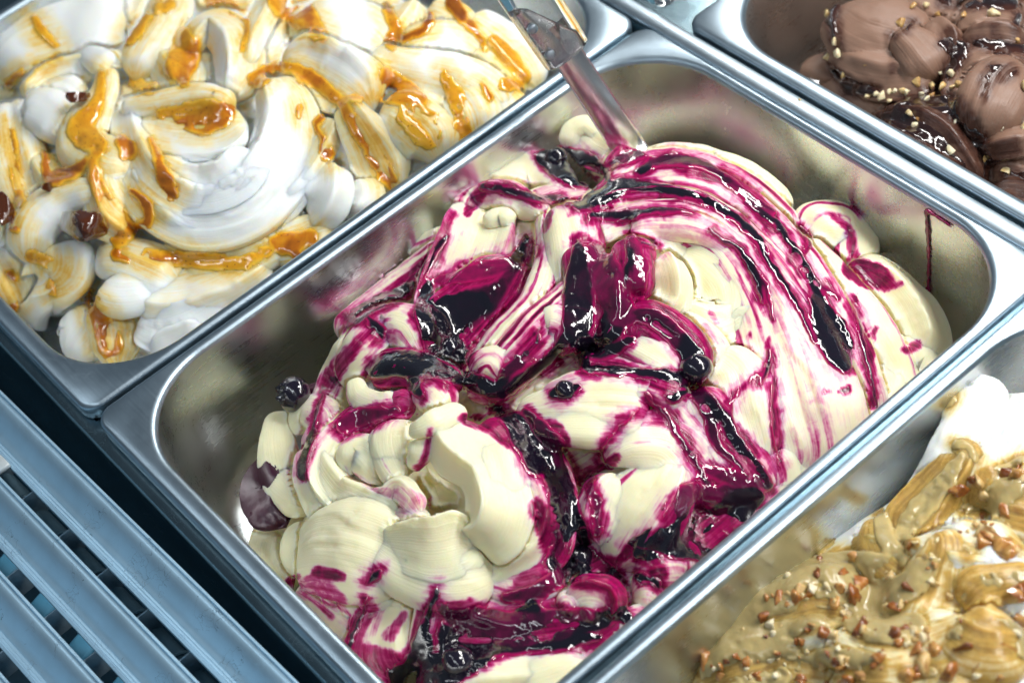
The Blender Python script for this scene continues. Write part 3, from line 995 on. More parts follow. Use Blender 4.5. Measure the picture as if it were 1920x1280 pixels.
# --- upper left shoulder
f([(880, 352, 0, 7), (930, 330, 2, 10), (985, 305, 2, 11), (1030, 320, 0, 9), (1055, 350, 0, 7)], dome=0.7)
f([(915, 370, 4, 14), (890, 430, 4, 18), (862, 500, 2, 18), (835, 560, -2, 16), (820, 610, -6, 10)], dome=0.5, prof="bowl", streaks=[(0.85, 0.3, 0.2, 1, 0.8), (-0.95, 0.2, 0.1, .9, .7)])
f([(862, 398, 6, 6), (885, 360, 10, 8), (935, 350, 11, 8), (985, 372, 10, 8), (1020, 392, 8, 6)], dome=0.9, nz=2.2, streaks=[(-0.5, 0.5, 0, 1, 0.75)])
f([(905, 410, 8, 5), (935, 395, 9, 6), (960, 405, 8, 5)], dome=0.9, nz=2.4)
f([(668, 548, 0, 4), (700, 502, 3, 7), (755, 468, 4, 7), (812, 442, 4, 6), (850, 425, 2, 4)], dome=0.8, streaks=[(0.2, 0.25, 0.3, 0.9, 0.8), (0.8, 0.3, 0.2, 1, 0.9)])
f([(630, 620, -2, 7), (690, 570, 0, 9), (770, 510, 2, 10), (840, 450, 2, 8)], dome=0.6, stain=0.2, streaks=[(0.1, 0.5, 0, 1, 0.95), (-0.7, 0.2, 0, 1, 0.6)])
# --- trough with the sauce pool
f([(985, 470, 0, 16), (930, 540, -3, 22), (870, 610, -5, 24), (820, 670, -6, 18)], dome=0.4, prof="bowl", stain=0.75)
f([(1020, 395, 6, 5), (1030, 470, 6, 8), (1005, 550, 5, 9), (945, 620, 4, 8), (890, 690, 3, 6)], dome=0.8, streaks=[(-0.6, 0.25, 0, 1, 0.85), (0.0, 0.12, 0.1, 0.9, 0.7), (0.45, 0.16, 0.2, 1, 0.8), (0.9, 0.3, 0, 1, .5)])
# --- centre lobe and magenta pile
f([(1050, 380, 8, 9), (1065, 410, 11, 13), (1075, 460, 10, 13), (1075, 520, 6, 10), (1070, 580, 2, 8)], dome=0.8, cap=(1.2, 1), streaks=[(-0.95, .3, 0, 0.5, 0.8)])
f([(1085, 450, 13, 8), (1090, 520, 14, 9), (1080, 590, 12, 10), (1075, 640, 8, 8)], dome=0.8, stain=0.78)
f([(1125, 470, 15, 10), (1140, 520, 18, 12), (1140, 580, 16, 12), (1120, 630, 10, 9)], dome=0.85, stain=0.78, nz=2)
f([(1185, 440, 14, 9), (1190, 490, 16, 9), (1195, 545, 14, 8)], dome=0.85, stain=0.72, nz=1.5)
f([(1150, 590, 14, 8), (1175, 620, 12, 9), (1150, 650, 8, 8)], dome=0.7, stain=0.9, nz=1.5)
# --- twisted rope from the knot up to the pile
f([(870, 722, 6, 7), (930, 690, 8, 11), (985, 630, 9, 12), (1040, 575, 9, 12), (1095, 520, 6, 9)], dome=0.85, ridges=3, amp=0.12, stain=0.12, streaks=[(-0.75, 0.22, 0, 1, 0.9), (-0.3, 0.14, 0.2, 1, 0.85), (0.15, 0.2, 0, 0.8, 0.8), (0.55, 0.14, 0.2, 1, 0.95), (0.9, 0.2, 0, 1, 0.8)])
f([(1010, 600, 11, 7), (1035, 590, 13, 9), (1062, 610, 12, 7), (1050, 650, 8, 6)], dome=0.8, streaks=[(0.7, 0.3, 0, 1, 0.7)])
f([(878, 690, 10, 6), (905, 672, 12, 8), (935, 672, 12, 8), (945, 705, 9, 6)], dome=0.8, stain=0.1, streaks=[(0, 0.2, 0, 1, .6), (0.6, 0.15, 0, 1, 0.8)])
# --- the great arc
f([(1105, 372, 4, 5), (1160, 338, 7, 8), (1235, 300, 8, 10), (1320, 306, 7, 10), (1400, 346, 5, 9), (1462, 400, 2, 8), (1486, 425, 0, 5)], dome=0.75, stain=0.15, ridges=3, amp=0.10, streaks=[(0.25, 0.5, 0.1, 1, 0.8), (-0.55, 0.25, 0.2, 1, 0.7)])
f([(1095, 384, 6, 5), (1190, 342, 9, 10), (1300, 336, 9, 12), (1400, 388, 7, 12), (1480, 470, 4, 12), (1550, 570, 2, 11), (1600, 670, 0, 10), (1645, 765, -4, 8)], dome=0.6, ridges=4, amp=0.10, stain=0.02,
  streaks=[(-0.8, 0.16, 0.1, 0.9, 0.85), (-0.35, 0.10, 0.3, 1.0, 0.55), (0.0, 0.08, 0.35, 0.8, 0.8), (0.3, 0.14, 0.0, .95, 0.55), (0.6, 0.16, 0.1, 1, 0.9)])
f([(1090, 398, 7, 5), (1180, 372, 10, 9), (1280, 376, 10, 11), (1370, 424, 9, 11), (1445, 500, 7, 11), (1510, 600, 5, 11), (1555, 690, 2, 10), (1580, 760, -2, 6)], dome=0.6, ridges=3, amp=0.12, stain=0.1,
  streaks=[(-0.7, 0.2, 0.0, 1.0, 0.95), (-0.15, 0.2, 0.0, 0.8, 0.9), (0.35, 0.12, 0.1, 1, 0.5), (0.75, 0.14, 0.0, 0.9, 0.8)])
f([(1100, 440, 5, 6), (1170, 406, 9, 9), (1270, 404, 10, 11), (1355, 450, 9, 13), (1420, 530, 7, 17), (1470, 630, 4, 22), (1505, 740, 0, 26), (1525, 840, -6, 24), (1510, 920, -14, 16)], dome=0.5, ridges=3, amp=0.05, stain=0.13,
  streaks=[(-0.85, 0.14, 0.0, 0.75, 0.85), (-0.5, 0.08, 0.1, 0.7, 0.5), (-0.2, 0.09, 0.3, 1, 0.36), (0.05, 0.16, 0.4, 1, 0.34), (0.35, 0.08, 0.2, 1, 0.5), (0.62, 0.12, 0.3, 1, 0.42), (0.9, 0.10, 0.2, 1, 0.8)], sq=1.0)
f([(1180, 420, 12, 5), (1240, 412, 13, 7), (1310, 420, 13, 7), (1370, 455, 11, 6), (1405, 500, 9, 4)], dome=0.7, stain=0.2, streaks=[(-0.5, 0.2, 0, 1, 0.3), (0.5, 0.2, .2, 1, 0.75)])
f([(1500, 445, -2, 7), (1570, 530, -1, 11), (1630, 620, -3, 14), (1668, 710, -6, 14), (1650, 800, -10, 10)], dome=0.6, streaks=[(0.05, 0.03, 0.2, .9, 0.4), (-0.85, 0.1, 0, 1, 0.6)], ridges=2, amp=0.06)
# --- right lobes
f([(1497, 425, 2, 11), (1530, 402, 8, 14), (1575, 408, 8, 14), (1600, 445, 4, 12), (1592, 490, 0, 9)], dome=0.9, streaks=[(0.1, 0.12, 0.1, 0.9, 0.6), (-0.6, 0.15, 0.0, 0.5, 0.9), (0.75, .2, 0.4, 1, 0.9)])
f([(1570, 490, 2, 13), (1620, 505, 6, 18), (1675, 560, 5, 21), (1705, 620, 0, 20), (1700, 660, -4, 14)], dome=0.7, cap=(1, .8))
f([(1640, 650, -6, 12), (1695, 672, -6, 17), (1715, 700, -10, 14), (1690, 750, -12, 10)], dome=0.7)
# --- cream cave inside the arc
f([(1228, 470, 10, 9), (1240, 500, 11, 11), (1245, 540, 8, 11), (1230, 570, 3, 9)], dome=0.7, cap=(.8, .7))
f([(1270, 455, 4, 10), (1325, 470, 6, 15), (1375, 515, 6, 17), (1380, 570, 3, 15), (1340, 605, 0, 9)], dome=0.55, ridges=6, amp=0.13)
f([(1235, 555, 2, 10), (1290, 580, 4, 12), (1345, 590, 4, 12), (1395, 570, 2, 10)], dome=0.7)
f([(1200, 600, 2, 10), (1260, 610, 3, 12), (1310, 640, 4, 12), (1335, 690, 2, 10)], dome=0.6)
f([(1360, 620, 0, 10), (1410, 600, 3, 13), (1430, 650, 2, 14), (1425, 730, 0, 14), (1440, 810, -2, 12)], dome=0.65, ridges=2, amp=0.07)
f([(1330, 650, 3, 10), (1380, 690, 4, 14), (1400, 760, 3, 14), (1425, 850, -2, 12)], dome=0.7)
f([(1195, 445, 3, 9), (1250, 448, 3, 12), (1310, 455, 2, 12), (1360, 480, 2, 10)], dome=0.5, name='fold')
f([(1255, 520, 0, 14), (1310, 540, 0, 18), (1350, 560, 0, 14)], dome=0.5)
# --- dark petal and the petal under it
f([(1165, 585, 12, 7), (1215, 592, 14, 11), (1270, 630, 14, 12), (1318, 690, 10, 8)], dome=0.7, stain=0.82, tilt=-12)
f([(1118, 640, 6, 7), (1170, 628, 9, 10), (1230, 655, 9, 10), (1280, 695, 5, 6)], dome=0.7, ridges=3, streaks=[(-0.9, 0.3, 0, 1, 0.8), (0.9, 0.25, 0, 1, 0.75)])
f([(1080, 680, 4, 7), (1150, 685, 5, 8), (1230, 715, 6, 8), (1290, 740, 4, 7)], dome=0.7, stain=0.3, streaks=[(0, .6, 0, 1, 0.95)])
# --- fan in the middle
f([(965, 768, 4, 5), (1040, 748, 7, 11), (1120, 742, 8, 15), (1215, 745, 7, 16)], dome=0.55, ridges=5, amp=0.13, cap=(1.0, .5))
f([(1000, 790, 4, 6), (1075, 790, 6, 9), (1150, 790, 6, 10), (1210, 785, 4, 9)], dome=0.6, ridges=3, amp=0.12)
f([(1010, 740, 6, 6), (1080, 718, 9, 8), (1160, 712, 9, 8), (1235, 720, 7, 7)], dome=0.6, ridges=2, amp=0.1)
# --- right front bands running down
f([(1290, 715, 6, 10), (1340, 790, 4, 12), (1390, 860, 0, 12), (1440, 925, -6, 9)], dome=0.6, ridges=3, stain=0.1, streaks=[(-0.8, 0.3, 0, 1, 0.8), (0.1, 0.2, 0, 1, 0.55), (0.75, 0.25, 0.1, 1, 0.9)])
f([(1235, 730, 5, 9), (1285, 800, 4, 12), (1330, 870, 0, 12), (1375, 940, -6, 9)], dome=0.6, ridges=3, stain=0.12, streaks=[(-0.5, 0.2, 0, 1, 0.7), (0.3, 0.14, 0.1, 1, 0.6), (0.9, 0.2, 0, 1, 0.9)])
f([(1130, 850, 3, 7), (1180, 815, 6, 13), (1250, 815, 6, 15), (1310, 870, 2, 14), (1345, 930, -4, 10)], dome=0.55, ridges=4, amp=0.08, stain=0.08, streaks=[(-0.8, 0.2, 0, 0.8, 0.7), (-0.3, 0.14, 0.1, .7, 0.45), (0.2, 0.08, 0.2, 0.9, 0.35)])
f([(1265, 850, 4, 9), (1225, 905, 5, 17), (1175, 975, 2, 20), (1140, 1040, -3, 14)], dome=0.5, ridges=6, amp=0.10, streaks=[(0.8, .12, 0.2, 1, 0.5)])
f([(1160, 870, 4, 10), (1130, 940, 3, 12), (1120, 1000, 0, 10)], dome=0.6, ridges=3, streaks=[(-0.9, .3, 0, 1, .5)])
# --- left cluster
f([(645, 700, 2, 8), (678, 640, 6, 12), (725, 598, 8, 13), (772, 606, 8, 12), (792, 650, 5, 9)], dome=0.85, streaks=[(0.2, 0.25, 0.35, 0.7, 0.55), (0.7, 0.2, 0.4, 1, 0.5), (-0.9, 0.2, 0, 0.6, 0.7)])
f([(600, 770, 0, 8), (630, 700, 3, 10), (660, 640, 3, 9), (690, 590, 2, 6)], dome=0.7, streaks=[(-0.3, 0.25, 0.0, 1, 0.7), (0.5, 0.2, 0, 1, 0.5)])
f([(690, 690, 8, 9), (740, 672, 10, 10), (800, 690, 10, 9), (860, 712, 8, 7)], dome=0.7, stain=0.8)
f([(775, 745, 8, 7), (715, 765, 8, 10), (660, 790, 6, 10), (612, 838, 2, 6)], dome=0.6, stain=0.62, ridges=3, amp=.08)
f([(662, 706, 12, 4), (675, 738, 13, 6), (712, 748, 13, 7), (748, 738, 11, 6)], dome=0.8, streaks=[(0.9, .25, 0, 1, .5)])
f([(790, 715, 10, 6), (815, 730, 13, 8), (840, 752, 11, 7)], dome=0.9, nz=2.0, streaks=[(-0.7, .3, 0, 1, 0.7)])
f([(540, 790, 2, 7), (585, 760, 4, 9), (610, 790, 4, 9), (580, 850, 2, 9)], dome=0.7)
f([(548, 745, 2, 5), (575, 735, 3, 6), (615, 722, 3, 6), (640, 700, 2, 4)], dome=0.7, mat=PUDDLE, thick=0.45, name='sauce_puddle', ledges=0)
f([(605, 735, 4, 4), (590, 800, 6, 5), (572, 870, 4, 5), (568, 905, 2, 3)], dome=0.7, stain=0.85)
# --- the scooped rose
f([(522, 760, 0, 6), (518, 830, 2, 10), (535, 885, 4, 12), (575, 930, 4, 12)], dome=0.75, streaks=[(-0.9, .06, .1, .6, .3)])
f([(586, 815, 9, 8), (588, 862, 9, 12), (625, 915, 9, 15), (675, 938, 9, 15), (722, 955, 8, 12), (748, 980, 5, 8)], dome=0.85, prof="ridge", off=-0.5, cap=(1, .8))
f([(740, 800, 4, 10), (690, 815, 5, 16), (645, 850, 4, 17), (665, 900, 2, 16), (730, 920, 2, 12)], dome=0.5, prof="bowl")
f([(630, 850, 0, 13), (680, 868, -2, 16), (730, 885, -3, 13)], dome=0.5)
f([(650, 872, 6, 7), (665, 836, 8, 9), (695, 850, 8, 10), (715, 890, 5, 8)], dome=0.7)
f([(704, 800, 9, 4), (712, 828, 10, 6), (730, 868, 8, 7), (752, 898, 5, 5)], dome=0.8, streaks=[(0.3, 0.12, 0.1, 0.9, 0.3)])
f([(755, 770, 6, 10), (745, 820, 5, 12), (755, 875, 2, 9)], dome=0.5)
f([(690, 925, 7, 5), (722, 922, 9, 7), (744, 906, 10, 6), (768, 925, 8, 5), (784, 950, 5, 5)], dome=0.75, prof="ridge", off=-0.35, streaks=[(-0.1, 0.35, 0.2, 0.9, 0.42)])
f([(725, 965, 5, 8), (760, 972, 5, 9), (800, 985, 5, 8)], dome=0.5, stain=0.1, streaks=[(-0.2, .5, 0, 1, .26)])
f([(766, 806, 13, 3), (790, 796, 15, 4.5), (822, 778, 16, 5.5), (862, 758, 13, 5)], dome=0.9, nz=3.2)
f([(782, 812, 9, 5), (786, 842, 9, 5.5), (774, 862, 4, 4)], dome=0.8, nz=3.0, streaks=[(-0.2, .5, .75, 1, .6)])
f([(824, 795, 8, 7), (840, 835, 6, 8), (862, 868, 4, 5)], dome=0.5, stain=0.04)
f([(820, 778, 12, 7), (855, 815, 15, 14), (908, 862, 16, 13), (928, 918, 15, 14), (922, 965, 13, 14), (898, 1005, 9, 12)], dome=0.8, prof="ridge", off=0.42, cap=(.8, .7), ledges=3)
f([(920, 820, 10, 10), (935, 880, 11, 13), (935, 950, 9, 12)], dome=0.7)
f([(712, 1004, 10, 6), (758, 1002, 14, 12), (808, 1002, 15, 15), (852, 994, 14, 15), (878, 1005, 9, 11)], dome=0.75, prof="ridge", off=-0.55, ledges=3)
f([(745, 1020, 10, 8), (800, 1026, 11, 11), (860, 1022, 11, 11), (880, 1000, 10, 9)], dome=0.8)
f([(690, 970, 6, 8), (730, 1010, 7, 10), (790, 1050, 7, 12), (860, 1060, 6, 12), (905, 1030, 6, 10)], dome=0.7, ledges=4)
f([(955, 870, 8, 8), (985, 925, 8, 12), (985, 985, 6, 12), (930, 1045, 3, 12), (870, 1075, 0, 9)], dome=0.65, ridges=4, amp=0.12)
f([(1000, 870, 4, 8), (1020, 940, 4, 11), (1020, 1010, 2, 11), (970, 1055, 0, 9)], dome=0.6, ridges=2)
f([(895, 790, 6, 6), (930, 812, 8, 8), (965, 860, 7, 9), (990, 910, 5, 7)], dome=0.7, ridges=2, streaks=[(-0.6, .4, 0, 1, 0.8)])
f([(940, 770, 6, 6), (990, 820, 6, 9), (1030, 880, 4, 9), (1060, 950, 2, 8)], dome=0.6, stain=.5, streaks=[(0.0, .8, 0, 1, 0.9)])
# --- lower left skirts
f([(540, 920, -4, 9), (515, 990, -8, 13), (505, 1050, -12, 12), (540, 1090, -12, 9)], dome=0.6, ridges=2)
f([(590, 960, -2, 10), (575, 1010, -2, 14), (600, 1050, -4, 13)], dome=0.6)
f([(562, 1035, 3, 13), (615, 1008, 9, 22), (680, 1012, 10, 24), (740, 1040, 7, 19), (785, 1075, 2, 12)], dome=0.5, skew=-0.2, ledges=5)
f([(700, 1000, 9, 12), (770, 1035, 10, 17), (850, 1052, 9, 18), (925, 1050, 5, 13)], dome=0.55, ledges=5)
f([(700, 1030, 2, 10), (760, 1062, 4, 12), (840, 1082, 4, 11), (905, 1085, 2, 8)], dome=0.7)
f([(560, 1090, -2, 10), (600, 1110, 0, 11), (650, 1150, 0, 12), (690, 1200, -4, 9)], dome=0.5, stain=0.08, streaks=[(-0.3, 0.4, 0, 0.6, 0.36), (0.4, 0.2, 0, 0.6, 0.7)])
f([(612, 1072, 4, 5), (622, 1100, 6, 6), (638, 1115, 4, 5)], dome=0.8, streaks=[(0.3, .2, 0, 1, .7)])
f([(650, 1075, 5, 6), (655, 1105, 6, 8), (680, 1140, 4, 8), (665, 1190, 0, 7)], dome=0.7, ridges=2, streaks=[(0, .15, 0, 1, .4), (.7, .2, 0, 1, .6)])
f([(672, 1085, 8, 4), (690, 1110, 9, 6), (715, 1105, 9, 6), (732, 1075, 7, 4)], dome=0.8, streaks=[(0.3, 0.2, 0, 1, .4)])
f([(752, 1072, 6, 7), (740, 1115, 8, 12), (722, 1165, 8, 18), (722, 1215, 3, 20), (745, 1250, -4, 14)], dome=0.6, ridges=4, amp=0.06, cap=(.8, .8), streaks=[(-0.95, 0.25, 0.0, 0.9, 0.9), (0.3, 0.10, 0.0, 0.6, 0.6), (0.6, 0.12, 0.0, 0.55, 0.55), (0.8, .2, .5, 1, .6)])
f([(792, 1085, 6, 5), (812, 1130, 7, 8), (805, 1190, 5, 9), (785, 1240, 0, 8)], dome=0.7, stain=0.15, streaks=[(-0.4, 0.2, 0, 1, 0.8), (0.7, 0.3, 0, 1, 0.9)])
f([(815, 1100, 6, 6), (870, 1125, 7, 9), (950, 1150, 6, 10), (1030, 1140, 6, 9)], dome=0.6, ridges=3, stain=0.1, streaks=[(-0.6, 0.2, 0, 1, 0.75), (0.1, 0.16, 0.1, 1, 0.6), (0.7, 0.25, 0, 1, 0.85)])
f([(905, 1075, 2, 7), (960, 1085, 4, 9), (1010, 1075, 4, 10), (1050, 1050, 2, 9)], dome=0.6, ridges=3, stain=0.2, streaks=[(-0.2, 0.2, 0, 1, 0.5), (0.5, 0.2, 0, 1, 0.75)])
f([(820, 1190, 0, 14), (900, 1200, 1, 17), (1000, 1185, 2, 17), (1100, 1160, 3, 14), (1170, 1120, 2, 10)], dome=0.4, stain=0.72)
f([(1070, 1120, 8, 7), (1095, 1098, 12, 9), (1130, 1105, 12, 10), (1135, 1135, 8, 8)], dome=0.9, stain=0.25, streaks=[(0, .2, 0, 1, .55), (-.6, .2, 0, 1, .7)], nz=1.6)
f([(1045, 1130, 8, 4), (1065, 1118, 10, 5), (1080, 1140, 8, 4)], dome=0.8, stain=.2)
f([(1190, 1060, 2, 10), (1225, 1040, 5, 12), (1270, 1045, 3, 11), (1290, 1080, -2, 8)], dome=0.6, stain=0.3, streaks=[(0, .5, 0, 1, .6)])
f([(1180, 1100, 2, 10), (1215, 1090, 4, 13), (1240, 1110, 0, 11)], dome=0.5)
f([(1150, 1150, 4, 9), (1180, 1170, 2, 12), (1170, 1210, -2, 10)], dome=0.5, streaks=[(-0.6, .4, 0, 1, .7)])
f([(780, 1295, 2, 12), (840, 1262, 6, 14), (930, 1250, 6, 13), (1010, 1245, 4, 11), (1090, 1232, 2, 9), (1140, 1205, 0, 6)], dome=0.6, ridges=3, amp=0.10)
f([(960, 1285, 2, 12), (1040, 1262, 4, 12), (1110, 1235, 2, 8)], dome=0.6, ridges=3)
f([(1440, 820, -2, 10), (1460, 880, -4, 10), (1470, 930, -10, 8)], dome=0.6, streaks=[(0, .3, 0, 1, .5)])
f([(512, 862, 16, 9), (494, 905, 16, 12), (507, 945, 13, 12), (530, 972, 8, 9)], dome=0.4, mat=PUDDLE, thick=0.6, nz=1.2, name="sauce_puddle", ledges=0)
T.settle()
EXT = (420, 180, 1860, 1360)
B_STAIN = [
    (0.85, [(900, 365, 14), (880, 400, 6)]), (0.85, [(905, 352, 10), (960, 358, 12), (1010, 385, 8)]),
    (0.75, [(1090, 450, 14), (1100, 500, 8)]), (0.9, [(1030, 400, 10), (1025, 430, 5)]),
    (0.8, [(1560, 400, 4), (1590, 430, 8), (1600, 480, 10)]), (0.9, [(1600, 500, 22), (1640, 520, 26), (1670, 525, 6)]), (0.7, [(1660, 540, 8), (1690, 528, 4)]),
    (0.85, [(1695, 655, 5), (1720, 645, 7)]),
    (0.5, [(1340, 605, 6), (1330, 580, 3)]), (0.9, [(1404, 626, 4.5), (1405, 627, 4.5)]),
    (0.8, [(1545, 735, 4), (1552, 738, 4)]), (0.9, [(1570, 735, 3), (1590, 728, 6)]), (0.85, [(1640, 615, 3), (1632, 640, 6)]),
    (0.9, [(1440, 640, 5), (1450, 720, 5), (1452, 800, 4), (1468, 900, 4)]), (0.85, [(1600, 560, 6), (1625, 640, 7), (1630, 700, 8), (1640, 760, 6)]),
    (0.35, [(1320, 615, 12), (1350, 640, 8)]),
    (0.75, [(650, 790, 22), (720, 770, 18), (780, 770, 8)]), (0.8, [(600, 740, 8), (580, 830, 9), (570, 900, 6)]),
    (0.7, [(610, 720, 16), (660, 660, 12), (700, 600, 5)]),
    (0.8, [(870, 785, 12), (920, 800, 14), (950, 830, 8)]), (0.7, [(808, 805, 4), (790, 870, 7), (785, 880, 8)]),
    (0.32, [(650, 880, 3), (700, 915, 6), (750, 925, 14), (790, 945, 20)]), (0.3, [(760, 950, 16), (800, 935, 12)]),
    (0.9, [(545, 1090, 8), (560, 1082, 5)]), (0.5, [(590, 1100, 26), (640, 1130, 14)]), (0.8, [(600, 1075, 14), (640, 1080, 8)]),
    (0.85, [(695, 1080, 7), (710, 1070, 5)]), (0.8, [(700, 1140, 8), (665, 1200, 9), (660, 1230, 10)]),
    (0.75, [(680, 1230, 26), (740, 1245, 24), (790, 1230, 16)]), (0.6, [(730, 1190, 14), (760, 1150, 8)]),
    (0.85, [(1150, 860, 10), (1100, 900, 10), (1060, 960, 16)]),
    (0.6, [(1290, 830, 6), (1320, 900, 10)]), (0.65, [(1160, 790, 8), (1215, 770, 10), (1240, 790, 6)]),
    (0.85, [(1260, 960, 18), (1300, 930, 14), (1350, 930, 22)]), (0.85, [(1190, 1030, 12), (1160, 1050, 8)]),
    (0.9, [(1010, 960, 20), (1050, 1040, 30)]), (0.7, [(990, 1090, 24), (1040, 1060, 20)]),
    (0.9, [(1230, 1080, 20), (1200, 1095, 8)]),
]
